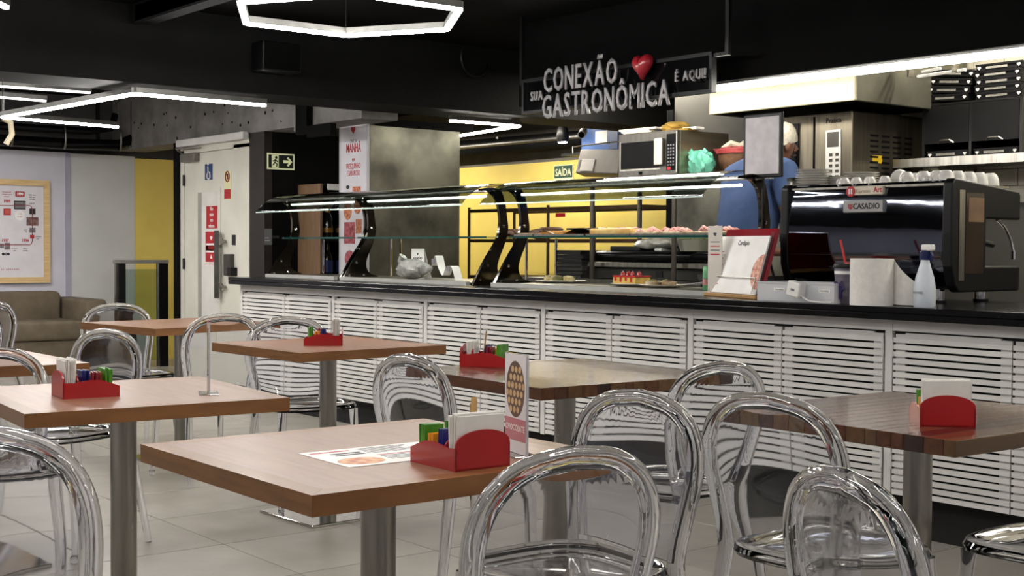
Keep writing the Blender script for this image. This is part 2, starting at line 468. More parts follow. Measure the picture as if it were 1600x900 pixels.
# ------------------------------------------------------------------ clear chairs
def catmull(P, n):
    P = [Vector(p) for p in P]; out = []
    for i in range(len(P) - 1):
        p0 = P[max(i-1, 0)]; p1 = P[i]; p2 = P[i+1]; p3 = P[min(i+2, len(P)-1)]
        for k in range(n):
            t = k / n
            out.append(0.5 * ((2*p1) + (p2-p0)*t + (2*p0-5*p1+4*p2-p3)*t*t + (3*p1-p0-3*p2+p3)*t**3))
    out.append(P[-1]); return out
half = [(0.195, -0.262, 0.0), (0.182, -0.222, 0.22), (0.166, -0.186, 0.42), (0.166, -0.184, 0.49), (0.183, -0.193, 0.58),
        (0.196, -0.205, 0.66), (0.190, -0.213, 0.725), (0.158, -0.219, 0.778), (0.095, -0.223, 0.812), (0.0, -0.225, 0.824)]
hp = catmull(half, 6)
arch = hp + [Vector((-p.x, p.y, p.z)) for p in hp[-2::-1]]
def arch_r(z): return 0.0125 + 0.0085 * min(1.0, z / 0.45)
prof = [(p.z, p.x, p.y) for p in hp]
def at_z(z):
    for k in range(len(prof) - 1):
        if prof[k][0] <= z <= prof[k+1][0]:
            f = (z - prof[k][0]) / max(1e-6, prof[k+1][0] - prof[k][0])
            return prof[k][1] + f*(prof[k+1][1]-prof[k][1]), prof[k][2] + f*(prof[k+1][2]-prof[k][2])
    return prof[-1][1], prof[-1][2]
def panel_fn(off, bow):
    def fn(u, v):
        z = 0.468 + v * (0.818 - 0.468)
        hw, y = at_z(z)
        hw = max(hw - 0.006, 0.02)
        x = (2*u - 1) * hw
        e = 1 - (2*u - 1) ** 2
        return (x, y - bow * e * (0.4 + 0.6*math.sin(math.pi*min(1, v*1.1))) + off, z)
    return fn
def make_chair():
    t = thing('clear_chair', 'x', 'chair')
    MB().tube(arch, [arch_r(p.z) for p in arch], 12).out('back_frame', M_clear, t, smooth=60)
    MB().slab(panel_fn(0.003, 0.020), panel_fn(-0.003, 0.0255), 16, 14).out('back_panel', M_clear, t, smooth=40)
    # seat: dished rounded shell with a rolled rim
    def outline(a, k):
        ca, sa = math.cos(a), math.sin(a)
        e = 0.62
        x = abs(ca) ** e * (1 if ca > 0 else -1); y = abs(sa) ** e * (1 if sa > 0 else -1)
        wx = 0.198 + 0.018 * y
        return x * wx * k, y * 0.205 * k
    n = 36
    ring = [(1.0, 0.435), (1.03, 0.446), (1.0, 0.459), (0.93, 0.459), (0.8, 0.450), (0.5, 0.444), (0.02, 0.442)]
    ringb = [(0.02, 0.434), (0.5, 0.436), (0.8, 0.440), (0.90, 0.437)]
    sb = MB(); vs = []
    for k, z in ring + ringb:
        for j in range(n):
            x, y = outline(2*math.pi*j/n, k); vs.append((x, y, z))
    fs = []
    R_ = len(ring) + len(ringb)
    for i in range(R_):
        i2 = (i + 1) % R_
        for j in range(n):
            fs.append((i*n+j, i*n+(j+1) % n, i2*n+(j+1) % n, i2*n+j))
    sb.add(vs, fs).out('seat', M_clear, t, smooth=50)
    for s in (-1, 1):
        pts = catmull([(s*0.172, 0.158, 0.436), (s*0.176, 0.166, 0.34), (s*0.182, 0.178, 0.18), (s*0.190, 0.196, 0.026)], 4)
        MB().tube(pts, [0.0205 - 0.0085*i/(len(pts)-1) for i in range(len(pts))], 12).out('leg', M_clear, t, smooth=50)
        MB().lathe([(0.0135, 0), (0.0145, 0.004), (0.0145, 0.024), (0.012, 0.027)], 12, (s*0.191, 0.198, 0)).out('foot', M_clear, t, smooth=50)
    return t
proto = make_chair()
chairs = [
 (-1.67, 1.47, 90, 'clear balloon-back chair on the aisle side of the paper menu table'),
 (-2.25, 2.19, 180, 'clear balloon-back chair between the paper menu table and the dark block table, facing the menu'),
 (-2.69, 2.95, 90, 'clear balloon-back chair between the two butcher block tables'),
 (-2.03, 2.39, 0, 'clear balloon-back chair drawn up to the dark butcher block table'),
 (-1.255, 1.655, -25, 'clear balloon-back chair turned askew, away from any table'),
 (-1.46, 3.10, 90, 'clear chair at the far end of the dark butcher block table, seat corner showing'),
 (-3.43, 2.34, 0, 'clear balloon-back chair drawn up to the brown butcher block table'),
 (-5.60, 3.12, -98, 'clear balloon-back chair between the bare table and the table by the counter'),
 (-6.02, 3.00, 90, 'clear balloon-back chair at the bare table, its back to the counter tables'),
 (-7.42, 3.02, -90, 'clear balloon-back chair between the bare table and the glass railing'),
 (-5.17, 2.07, 197, 'clear balloon-back chair behind the table with the edge-on card holder'),
 (-4.48, 1.37, -90, 'clear balloon-back chair between the two tables in front of the sofa'),
 (-6.90, 2.11, 190, 'clear balloon-back chair with bluish reflections in front of the sofa seat'),
 (-8.12, 2.55, 200, 'clear balloon-back chair close against the sofa'),
 (-2.475, 0.785, 27, 'clear balloon-back chair pushed under the near edge of the paper menu table'),
]
for i, (bx_, by_, yaw, lab) in enumerate(chairs):
    c = proto if i == 0 else copy_tree(proto)
    a = R(yaw)
    f = Vector((-math.sin(a), math.cos(a)))
    c.location = (bx_ + 0.225*f.x, by_ + 0.225*f.y, 0)
    c.rotation_euler = (0, 0, a)
    tag(c, lab, 'chair', 'clear plastic chairs')

# ------------------------------------------------------------------ counter
CY0, CY1, CT, CB = 4.53, 5.48, 0.945, 0.892
M_gran = mat('black_granite', '#060607', 0.2, col2='#111113', scale=90, detail=2, lo=0.5, hi=0.72, spec=0.22)
top = thing('counter_top', 'long black granite counter top with a doubled front edge', 'counter', (0, 0, 0))
MB().rbox(-9.02, 1.2, CY0, CY1, CT - 0.025, CT, 0.003, 2).out('slab', M_gran, top)
MB().rbox(-9.02, 1.2, CY0 + 0.001, CY0 + 0.06, CB, CT - 0.0262, 0.003, 2).out('front_edge', M_gran, top)
MB().rbox(-9.02, -8.96, CY0 + 0.06, CY1, CB, CT - 0.0262, 0.003, 1).out('end_edge', M_gran, top)
M_slat = mat('slat_white', '#d2d0cc', 0.42, col2='#c9c7c3', scale=7, objrand=0.02)
M_slatside = mat('frame_white', '#cfcdca', 0.5, col2='#c5c3c0', scale=7)
M_kick = mat('kick_black', '#070707', 0.7, col2='#0c0c0c', scale=7)
bays = [(-8.94, -7.635), (-7.635, -6.570), (-6.570, -5.470), (-5.470, -4.385), (-4.385, -3.275), (-3.275, -2.17), (-2.17, -1.07), (-1.07, 0.03), (0.03, 1.13)]
labs = ['white slatted cabinet at the counter end next to the white door', 'white slatted cabinet under the first glass display bay', 'white slatted cabinet under the paired chrome display posts',
        'white slatted cabinet under the cakes and pizza display', 'white slatted cabinet under the standing menu holder', 'white slatted cabinet under the spray bottle, behind the dark butcher block table',
        'white slatted cabinet, first one past the spray bottle', 'white slatted cabinet, second one past the spray bottle', 'white slatted cabinet, last one past the spray bottle']
SY = 4.60
smesh = {}
for (x0, x1), lab in zip(bays, labs):
    t = thing('slatted_cabinet', lab, 'cabinet', (x0 - 0.017, SY, 0), 0, 'slatted counter cabinets')
    wd = x1 - x0
    MB().box(0.0005, wd - 0.0005, 0.02, CY1 - SY - 0.03, 0.17, CB).out('carcass', M_kick, t)
    MB().box(0.0005, wd - 0.0005, 0.07, CY1 - SY - 0.05, 0.0, 0.17).out('kick_board', M_kick, t)
    MB().box(0.0005, 0.034, -0.002, 0.0195, 0.172, CB).out('post', M_slatside, t)
    MB().box(0.034, wd - 0.0005, 0.0, 0.02, 0.845, CB).out('top_rail', M_slatside, t)
    mid = wd / 2 + 0.017
    for (a, b) in ((0.042, mid - 0.003), (mid + 0.003, wd - 0.010)):
        d = MB().box(a + 0.004, a + 0.05, 0.006, 0.018, 0.176, 0.832).box(b - 0.05, b - 0.004, 0.006, 0.018, 0.176, 0.832).box(a + 0.05, b - 0.05, 0.006, 0.018, 0.808, 0.838).box(a + 0.05, b - 0.05, 0.006, 0.018, 0.176, 0.196).out('door', M_slatside, t)
        key = round(b - a, 3)
        if key not in smesh: smesh[key] = MB().box(0, b - a, -0.004, 0.007, 0.0, 0.0195).mesh('slat')
        for k in range(23):
            o = obj('slat', smesh[key], M_slat, d, (a, 0, 0.178 + 0.0282*k))
            o.rotation_euler = (random.uniform(-0.06, 0.06), random.uniform(-0.0012, 0.0012), 0)
        side = b - 0.006 if b > mid + 0.01 else a - 0.012
        for hz in (0.74, 0.28):
            MB().cyl((side + 0.006, -0.006, hz), (side + 0.006, -0.006, hz + 0.07), 0.006, n=8).out('hinge', M_slatside, d)
def rY(x0, y0, x1, y1, Y):
    """pixel rectangle seen on a wall facing the hall -> X0,X1,Z0,Z1"""
    a = onY(x0, (y0+y1)/2, Y); b = onY(x1, (y0+y1)/2, Y); xm = (x0+x1)/2
    return a.x, b.x, onY(xm, y1, Y).z, onY(xm, y0, Y).z
def rX(x0, y0, x1, y1, X):
    a = onX(x0, (y0+y1)/2, X); b = onX(x1, (y0+y1)/2, X); xm = (x0+x1)/2
    return a.y, b.y, onX(xm, y1, X).z, onX(xm, y0, X).z
# ------------------------------------------------------------------ LED lamps
def led_bar(t, p0, p1, m=None, wdt=0.028):
    p0, p1 = Vector(p0), Vector(p1); d = (p1 - p0); ln = d.length; a = math.atan2(d.y, d.x)
    M = Matrix.Translation((p0 + p1) / 2) @ Matrix.Rotation(a, 4, 'Z')
    MB().box(-ln/2, ln/2, -wdt/2 - 0.003, wdt/2 + 0.003, 0.0, 0.034, M).out('housing', M_alu, t)
    MB().rbox(-ln/2 + 0.004, ln/2 - 0.004, -wdt/2, wdt/2, -0.016, 0.0005, 0.006, 2, M).out('diffuser', m or LED, t, smooth=40)
HX, HY, HS, HZ = -5.81, 3.592, 0.61, 2.345
t = thing('hexagon_lamp', 'hexagonal LED ring lamp hanging from the black ceiling', 'lamp', (HX, HY, HZ))
hv = [(HS*math.cos(R(30 + 60*k)), HS*math.sin(R(30 + 60*k)), 0) for k in range(6)]
for k in range(6): led_bar(t, hv[k], hv[(k+1) % 6])
for k in (0, 2, 4): MB().cyl((hv[k][0], hv[k][1], 0.034), (hv[k][0], hv[k][1], CZ - HZ), 0.002, n=6).out('cable', M_blackpl, t)
zz = 2.115
pts = [onZ(x, y, zz) for x, y in ((415, 163), (210, 145), (4, 182), (185, 197))]
t = thing('angled_lamp', 'three-sided LED tube lamp under the dark beam by the concrete', 'lamp', (pts[1].x, pts[1].y, zz))
for a, b in zip(pts, pts[1:]): led_bar(t, (a - pts[1]), (b - pts[1]), wdt=0.034)
for p in pts[2:]: MB().cyl((p.x - pts[1].x, p.y - pts[1].y, 0.03), (p.x - pts[1].x, p.y - pts[1].y, CZ - zz), 0.002, n=6).out('cable', M_blackpl, t)
zz = 2.13
pts = [onZ(x, y, zz) for x, y in ((703, 187), (811, 195.5), (717, 211))]
t = thing('angled_lamp', 'V-shaped LED tube lamp beside the steel-clad pillar', 'lamp', (pts[1].x, pts[1].y, zz))
for a, b in zip(pts, pts[1:]): led_bar(t, (a - pts[1]), (b - pts[1]), LED_K, wdt=0.04)
for p in pts[1:]: MB().cyl((p.x - pts[1].x, p.y - pts[1].y, 0.03), (p.x - pts[1].x, p.y - pts[1].y, CZ - zz), 0.002, n=6).out('cable', M_blackpl, t)
LED_D = lamp_mat('led_dim', (1, 0.97, 0.9, 1), 2.5)
for n_, (a, b), lab in ((0, ((-40, 118), (60, 126)), 'short broad LED batten high over the sofa'), (1, ((-60, 129), (142, 143.5)), 'long slim LED batten over the sofa'), (2, ((-40, 147), (73, 156.5)), 'short slim LED batten lowest over the sofa')):
    zz = 2.4 - 0.04*n_
    p, q = onZ(*a, zz), onZ(*b, zz)
    t = thing('led_batten', lab, 'lamp', p, 0, 'LED battens over the sofa')
    led_bar(t, (0, 0, 0), q - p, LED_D, wdt=(0.07, 0.03, 0.02)[n_])
    d = (q - p)
    for f in (0.3, 0.8): MB().cyl((d.x*f, d.y*f, 0.03), (d.x*f, d.y*f, CZ - zz), 0.003, n=6).out('cable', M_blackpl, t)
p, q = onZ(11, 10, 2.345), onZ(-50, -20, 2.345)
r_ = onZ(-40, 16, 2.345)
t = thing('angled_lamp', 'end of an LED tube lamp under the black ceiling, over the left tables', 'lamp', p)
led_bar(t, (0, 0, 0), q - p); led_bar(t, q - p, r_ - p)
MB().cyl((q - p) + Vector((0, 0, 0.03)), (q - p) + Vector((0, 0, CZ - 2.345)), 0.002, n=6).out('cable', M_blackpl, t)
# strip under the bulkhead
t = thing('kitchen_light_strip', 'long warm white LED strip under the black bulkhead', 'lamp', (0, 5.655, 2.094))
MB().box(-6.4, 3.2, -0.02, 0.02, 0.008, 0.0205).out('housing', M_alu, t)
MB().rbox(-6.39, 3.19, -0.018, 0.0175, -0.026, 0.0078, 0.008, 2).out('diffuser', LED_K, t, smooth=40)

# ------------------------------------------------------------------ pillar with banner
PY = 5.6
px0, px1 = onY(533, 300, PY).x, onY(577, 300, PY).x
py1 = onX(718, 300, px1).y
pt = onY(577, 185, PY).z
pil = struct(MB().box(px0 + 0.003, px1 - 0.006, PY + 0.006, py1, 0, pt - 0.004).out('wall_pillar', M_conc2))
MB().box(px1 - 0.006, px1, PY + 0.006, py1, 0.0, pt).out('steel_sheet', M_steel_dark, pil)
MB().box(px0, px1 + 0.05, PY + 0.05, py1 + 0.1, pt, 2.115).out('dark_cap', M_black, pil)
t = thing('banner', 'tall white breakfast banner with red heart and food pictures on the pillar', 'banner', ((px0 + px1)/2, PY, 0.3))
bw = px1 - px0
bz = pt - 0.3
MB().rbox(-bw/2, bw/2, -0.02, 0.004, 0, bz, 0.002, 1).out('frame', mat('banner_frame', '#bdbabd', 0.5, col2='#b4b1b4'), t)
MB().box(-bw/2 + 0.035, bw/2 - 0.012, -0.022, -0.019, 0.03, bz - 0.03).out('sheet', mat('banner_sheet', '#cfccd2', 0.6, col2='#c8c5cb'), t)
def bz_(y): return onY(556, y, PY).z - 0.3
MB().prism([(u + 0.01, v + bz_(203)) for u, v in heart_poly(0.065)], -0.0245, -0.022, 'xz').out('heart', M_red, t)
text('lettering', 'CAFÉ DA', 0.035, M_greyink, t, (0.012, -0.0225, bz_(221)), xs=0.75)
text('lettering', 'MANHÃ', 0.095, M_red, t, (0.012, -0.0225, bz_(232)), xs=0.62, bold=0.002)
for k, a in enumerate((-0.5, 0, 0.5)):
    MB().prism([(0.012 + 0.03*math.sin(a) - 0.006, bz_(250) + 0.01), (0.012 + 0.03*math.sin(a) + 0.006, bz_(250) + 0.01), (0.012 + 0.03*math.sin(a), bz_(250) - 0.012)], -0.0235, -0.022, 'xz').out('mark', M_red, t)
text('lettering', 'FRESQUINHO', 0.062, M_red, t, (0.012, -0.0225, bz_(260)), xs=0.55)
text('lettering', 'E SABOROSO', 0.062, M_red, t, (0.012, -0.0225, bz_(271)), xs=0.52)
M_food1 = mat('printed_food', '#8f2f22', 0.6, col2='#c98b5e', scale=45, detail=5)
M_food2 = mat('printed_meat', '#7c2630', 0.6, col2='#b5616a', scale=30, detail=5)
for (x, y, wx, wz, m, rd) in ((-0.07, 292, 0.05, 0.03, M_ink, 1), (0.06, 296, 0.12, 0.04, M_food1, 0), (-0.07, 328, 0.12, 0.16, M_food1, 1), (0.075, 322, 0.11, 0.13, M_food1, 1), (-0.045, 364, 0.16, 0.17, M_food2, 0), (0.09, 354, 0.085, 0.11, M_food1, 0), (-0.04, 404, 0.15, 0.13, M_food2, 1), (0.07, 424, 0.12, 0.1, M_food1, 1)):
    z = bz_(y)
    if rd: MB().prism([(x + wx/2*math.cos(2*math.pi*k/18), z + wz/2*math.sin(2*math.pi*k/18)) for k in range(18)], -0.0235, -0.022, 'xz').out('picture', m, t)
    else: MB().box(x - wx/2, x + wx/2, -0.0235, -0.022, z - wz/2, z + wz/2).out('picture', m, t)

# ------------------------------------------------------------------ toilet door block
DY = 5.3
dx0, dx1, dx2 = onY(283, 400, DY).x, onY(367, 400, DY).x, onY(390, 400, DY).x
dx3 = onY(413, 330, DY).x
blk = struct(MB().box(dx0 - 0.16, dx3, DY + 0.07, 6.95, 0, 2.125).out('wall_block', M_black))
MB().box(dx0 - 0.14, dx0 - 0.002, DY - 0.01, DY + 0.07, 0, 2.125).out('dark_post', M_black, blk)
MB().box(dx2 + 0.002, dx3, DY, DY + 0.07, 0, 2.125).out('brown_post', mat('brown_black', '#1d1816', 0.5, col2='#241d1b'), blk)
d = struct(MB().box(dx0, dx2, DY + 0.02, DY + 0.07, 0, 2.115).out('door_1', M_door))
fz = onY(330, 236, DY).z
MB().box(dx0, dx0 + 0.075, DY - 0.005, DY + 0.02, 0, fz + 0.03).box(dx1 - 0.01, dx2, DY - 0.005, DY + 0.02, 0, fz + 0.03).box(dx0, dx2, DY - 0.005, DY + 0.02, fz + 0.001, fz + 0.06).out('door_frame', M_door, d)
MB().box(dx0 + 0.08, dx1 - 0.02, DY + 0.002, DY + 0.02, 0.01, fz - 0.004).out('door_leaf', M_door, d)
MB().rbox(dx0 + 0.02, dx2, DY - 0.06, DY - 0.005, fz + 0.062, fz + 0.125, 0.004, 1).out('lintel', M_white, d)
gx0, gx1, gz0, gz1 = rY(310, 300, 342, 640, DY)
gz0 = 0.25
MB().box(gx0 - 0.04, gx0, DY - 0.006, DY + 0.004, gz0, gz1 + 0.04).box(gx1, gx1 + 0.04, DY - 0.006, DY + 0.004, gz0, gz1 + 0.04).box(gx0, gx1, DY - 0.006, DY + 0.004, gz1, gz1 + 0.04).out('window_frame', M_door, d)
MB().box(gx0, gx1, DY - 0.001, DY + 0.002, gz0, gz1).out('pane', mat('frosted_pane', '#dddcd6', 0.25, col2='#d4d3cd'), d)
MB().box(gx0, gx0 + 0.07, DY - 0.003, DY, gz0, gz1).out('pane_grey_strip', mat('grey_strip', '#9d9c94', 0.4, col2='#95948c'), d)  # darker grey strip down one edge of the pane
hx0, hx1, hz0, hz1 = rY(343, 360, 349, 466, DY)
h = MB().rbox(hx0, hx1, DY - 0.055, DY - 0.04, hz0, hz1, 0.006, 2).out('handle', mat('handle_steel', '#5f5d59', 0.35, 0.8, col2='#54524e'), d)
for zc in (hz0 + 0.12, hz1 - 0.14): MB().cyl(((hx0+hx1)/2, DY - 0.045, zc), ((hx0+hx1)/2, DY, zc), 0.012, n=10).out('handle_mount', M_steel, h)
for yk in (377, 448):
    c = onY(353, yk, DY)
    MB().lathe([(0.012, 0), (0.012, 0.03), (0.028, 0.035), (0.028, 0.05), (0.0, 0.055)], 14, M=Matrix.Translation((c.x, DY, c.z)) @ Matrix.Rotation(R(90), 4, 'X')).out('knob', M_steel, d, smooth=40)
for yk in (282, 412):
    c = onY(289, yk, DY)
    MB().cyl((c.x, DY - 0.012, c.z - 0.05), (c.x, DY - 0.012, c.z + 0.05), 0.011, n=8).out('hinge', M_blackpl, d)
c0, c1, cz0, cz1 = rY(290, 240, 312, 253, DY)
cl = MB().rbox(c0, c1, DY - 0.06, DY - 0.004, cz0, cz1, 0.01, 2).out('door_closer', mat('closer_grey', '#77736b', 0.5, 0.3, col2='#6d6962'), d)
MB().tube([(c0 + 0.05, DY - 0.04, cz1 - 0.01), (c0 - 0.05, DY - 0.07, cz1 + 0.05), (c1 + 0.08, DY - 0.03, cz1 + 0.04)], 0.008, 6).out('closer_arm', M_steel, cl)
l0, l1, lz0, lz1 = rY(357, 397, 367, 431, DY)
MB().rbox(l0, l1, DY - 0.05, DY + 0.002, lz0, lz1, 0.005, 1).out('lock_case', mat('lock_grey', '#55524d', 0.4, 0.6, col2='#4b4843'), d)
l0, l1, lz0, lz1 = rY(366, 418, 372, 431, DY)
MB().rbox(l0, l1, DY - 0.07, DY - 0.005, lz0, lz1, 0.004, 1).out('lock_strike', M_blackpl, d)
l0, l1, lz0, lz1 = rY(364, 367, 369, 383, DY)
MB().box(l0, l1, DY - 0.012, DY - 0.004, lz0, lz1).out('keypad', M_ink, d)
def plate(name, label, cat, r, Y, m, thick=0.004):
    X0, X1, Z0, Z1 = r
    t = thing(name, label, cat, ((X0+X1)/2, Y, (Z0+Z1)/2))
    a, b = (X1-X0)/2, (Z1-Z0)/2
    MB().box(-a, a, -thick, 0, -b, b).out('plate', m, t)
    return t, a, b
M_signblue = mat('sign_blue', '#22406f', 0.4, col2='#1e3a66')
M_cream = mat('sign_cream', '#e3dfb6', 0.5, col2='#dcd8ae')
t, a, b = plate('toilet_sign', 'small blue wheelchair sign on the white door', 'sign', rY(320.5, 256, 332, 281, DY), DY + 0.002, M_signblue)
MB().lathe([(0.012, 0), (0.012, 0.002), (0.0, 0.002)], 12, M=Matrix.Translation((-0.01, -0.004, 0.068)) @ Matrix.Rotation(R(90), 4, 'X')).out('symbol_head', M_paper, t)
MB().tube([(-0.01, -0.005, 0.05), (-0.008, -0.005, 0.0), (0.025, -0.005, -0.005), (0.035, -0.005, -0.05)], 0.006, 6).tube([(0.03*math.cos(x) - 0.0, -0.005, -0.035 + 0.03*math.sin(x)) for x in [R(110 + 20*k) for k in range(12)]], 0.005, 6).out('symbol_body', M_paper, t)
t, a, b = plate('no_smoking_sign', 'cream no smoking sign with a red notice below on the white door', 'sign', rY(350.5, 267, 361.5, 312, DY), DY + 0.002, M_cream)
MB().tube([(0.036*math.cos(2*math.pi*k/20), -0.006, 0.075 + 0.044*math.sin(2*math.pi*k/20)) for k in range(20)], 0.006, 6, closed=True).out('ring', mat('sign_brown', '#8c3a22', 0.5, col2='#80341e'), t)
MB().tube([(-0.026, -0.006, 0.105), (0.026, -0.006, 0.045)], 0.005, 6).out('slash', MATS['sign_brown'], t)
MB().box(-0.012, 0.012, -0.006, -0.004, 0.05, 0.1).out('symbol', M_ink, t)
MB().box(-a + 0.006, a - 0.006, -0.006, -0.004, -b + 0.01, -b + 0.09).out('red_field', M_red, t)
t, a, b = plate('door_notice', 'square red notice with white lettering on the door glass', 'notice', rY(323, 322, 340, 357, DY), DY - 0.001, M_red)
for k, s_ in enumerate(('Não', 'entre', 'sem', 'máscara')): text('lettering', s_, 0.05, M_paper, t, (0, -0.005, 0.075 - 0.05*k), xs=0.7)
t, a, b = plate('door_notice', 'tall red notice with heart and white bands on the door glass', 'notice', rY(322, 362, 340, 413, DY), DY - 0.001, M_red)
MB().prism([(u, v + b - 0.055) for u, v in heart_poly(0.045)], -0.006, -0.004, 'xz').out('heart', M_paper, t)
for zc in (b - 0.15, -b + 0.155):
    MB().box(-a + 0.012, a - 0.012, -0.006, -0.004, zc - 0.035, zc + 0.03).out('white_band', M_paper, t)
    text('lettering', 'ATENÇÃO', 0.034, M_red, t, (0, -0.007, zc), xs=0.7)
MB().prism([(-0.02, -b + 0.05), (0.02, -b + 0.05), (0, -b + 0.09)], -0.006, -0.004, 'xz').out('triangle', M_paper, t)
MB().box(-a, a, -0.006, -0.004, -b + 0.004, -b + 0.02).out('white_line', M_paper, t)

# exit wall (right face of the block)
EX = dx3
def plateX(name, label, cat, r, X, m, thick=0.006):
    Y0, Y1, Z0, Z1 = r
    t = thing(name, label, cat, (X, (Y0+Y1)/2, (Z0+Z1)/2))
    a, b = (Y1-Y0)/2, (Z1-Z0)/2
    MB().box(0, thick, -a, a, -b, b).out('plate', m, t)
    return t, a, b
t, a, b = plateX('exit_sign', 'glowing emergency exit sign with running figure and arrow', 'sign', rX(417, 240, 459.5, 265, EX), EX, mat('photolum', '#e4e6c0', 0.5, emit='#dfe6b0', estr=0.25, col2='#dadcb6'))
M_exit = mat('exit_dark', '#20281f', 0.4, col2='#1b221a')
MB().box(0.006, 0.008, -a + 0.012, a - 0.012, -b + 0.012, b - 0.012).out('field', M_exit, t)
MB().box(0.008, 0.0095, -a*0.68, -a*0.18, -b + 0.014, b - 0.014).out('doorway', MATS['photolum'], t)
MB().lathe([(0.012, 0), (0.012, 0.002), (0, 0.002)], 10, M=Matrix.Translation((0.0095, -a*0.36, b*0.48)) @ Matrix.Rotation(R(90), 4, 'Y')).tube([(0.0105, -a*0.4, b*0.28), (0.0105, -a*0.47, -b*0.12), (0.0105, -a*0.3, -b*0.35), (0.0105, -a*0.34, -b*0.66)], 0.006, 5).tube([(0.0105, -a*0.47, -b*0.12), (0.0105, -a*0.6, -b*0.5)], 0.006, 5).tube([(0.0105, -a*0.62, b*0.0), (0.0105, -a*0.41, b*0.2), (0.0105, -a*0.26, -b*0.05)], 0.005, 5).out('figure', M_exit, t)
MB().box(0.008, 0.0095, a*0.16, a*0.7, -0.012, 0.012).tube([(0.009, a*0.48, b*0.5), (0.009, a*0.74, 0), (0.009, a*0.48, -b*0.5)], 0.010, 5).out('arrow', MATS['photolum'], t)

# drinks shelf with wooden side
SYf = 5.625
sx0, sx1 = onY(465, 360, SYf).x, onY(503, 360, SYf).x
sz = onY(484, 288, SYf).z
t = thing('drinks_shelf', 'black bottle shelf with pale wooden side panel by the exit sign', 'shelf', (sx0, SYf, 0))
wd = sx1 - sx0
M_ply = mat('pale_wood', '#6f563f', 0.5, col2='#7d634a', scale=5, stretch=(8, 8, 1))
MB().box(0, wd - 0.01, -0.01, 0.012, 0, sz).out('side_panel', M_ply, t)
MB().box(0, wd, 0.75, 0.77, 0, sz).out('side_panel', M_black, t)
MB().box(0, 0.02, 0.012, 0.75, 0, sz).out('back_panel', M_black, t)
for zc in (0.1, 0.5, 0.9, 1.22, sz - 0.02): MB().box(0.02, wd, 0.012, 0.75, zc, zc + 0.02).out('shelf_board', M_blackpl, t)
MB().box(wd, wd + 0.012, 0.05, 0.7, sz - 0.05, sz).out('price_rail', M_white, t)
M_bottle = mat('dark_bottle', '#070809', 0.1, col2='#0b0d0e')
M_blulab = mat('blue_label', '#1c2d63', 0.5, col2='#182858')
M_gold = mat('gold_foil', '#8e6c35', 0.35, 0.6, col2='#7c5d2c')
for k in range(5):
    for zc, kind in ((0.92, 0), (1.24, 1)):
        o = thing('bottle', 'dark blue-labelled bottle, %s from the wooden side panel' % NTH[k] if kind == 0 else 'gold-necked dark bottle, %s from the wooden side panel' % NTH[k], 'bottle',
                  (sx1 - 0.06, SYf + 0.09 + 0.13*k, zc), 0, 'bottles on the drinks shelf')
        MB().lathe([(0.0, 0), (0.042, 0), (0.044, 0.01), (0.044, 0.17), (0.018, 0.22), (0.016, 0.28), (0.018, 0.285), (0, 0.285)], 14).out('glass', M_bottle, o, smooth=40)
        if kind == 0: MB().lathe([(0.0448, 0.04), (0.0448, 0.14)], 14).out('label', M_blulab, o)
        else: (MB().lathe([(0.0448, 0.05), (0.0448, 0.09)], 14).out('label', M_gold, o), MB().lathe([(0.02, 0.2), (0.019, 0.286), (0, 0.287)], 14).out('foil', M_gold, o))

# ------------------------------------------------------------------ left wall: poster, sofa, railing, pipes
fx = -12.99
y0f, y1f, z0f, z1f = rX(-250, 282, 76.5, 443, fx)
z1f, z0f = onX(40, 281, fx).z, onX(40, 442, fx).z
t = thing('framed_poster', 'pine-framed white timeline poster with red lettering above the sofa', 'poster', (fx, y1f, z0f))
H_, W_ = z1f - z0f, y1f - y0f
M_pine = mat('pine', '#c9a774', 0.5, col2='#d8bd8d', scale=6, stretch=(6, 1, 10), detail=5)
fw = 0.055
MB().box(0, 0.03, -W_, 0, H_ - fw, H_).out('frame_board', M_pine, t); MB().box(0, 0.03, -W_, 0, 0, fw).out('frame_board', M_pine, t)
MB().box(0, 0.031, -fw, 0, fw, H_ - fw).out('frame_board', M_pine, t); MB().box(0, 0.031, -W_, -W_ + fw, fw, H_ - fw).out('frame_board', M_pine, t)
MB().box(0, 0.008, -W_ + fw, -fw, fw, H_ - fw).out('sheet', mat('poster_sheet', '#d6d4da', 0.5, col2='#cfcdd3'), t)
def pp(px, py):
    q = onX(px, py, fx + 0.009); return q.y - y1f, q.z - z0f
def pbox(px0, py0, px1, py1, m, nm='picture', th=0.0015):
    a = pp(px0, py1); b = pp(px1, py0); return MB().box(0.008, 0.008 + th, a[0], b[0], a[1], b[1]).out(nm, m, t)
def ptext(s_, px, py, hpx, m, bold=0.0):
    a = pp(px, py); sz_ = abs(pp(px, py)[1] - pp(px, py + hpx)[1]) * 1.4
    return text('lettering', s_, sz_, m, t, (0.0095, a[0], a[1]), '+X', xs=0.85, bold=bold)
M_line = mat('wine_line', '#9a3a44', 0.5, col2='#8e343e')
def pline(pts_):
    MB().tube([(0.0095, *pp(x, y)) for x, y in pts_], 0.004, 5).out('timeline', M_line, t)
pline([(-30, 321), (46, 321), (49, 323), (50.5, 327), (50.5, 377), (49, 381), (46, 382.5), (-30, 382.5)])
pbox(24, 299.5, 38.5, 307, M_red); ptext('1990', 31.2, 303.3, 4.2, M_paper, 0.002)
ptext('1989', 10.8, 314.5, 4.6, M_red, 0.001); ptext('1997', 8, 376, 4.6, M_red, 0.001); ptext('1994', 39.5, 376, 4.6, M_red, 0.001)
pbox(22, 314, 40, 327, M_ink); pbox(23.5, 315.5, 39, 319.5, M_greyink, th=0.002); pbox(23.5, 321.5, 39, 325.5, M_greyink, th=0.002)
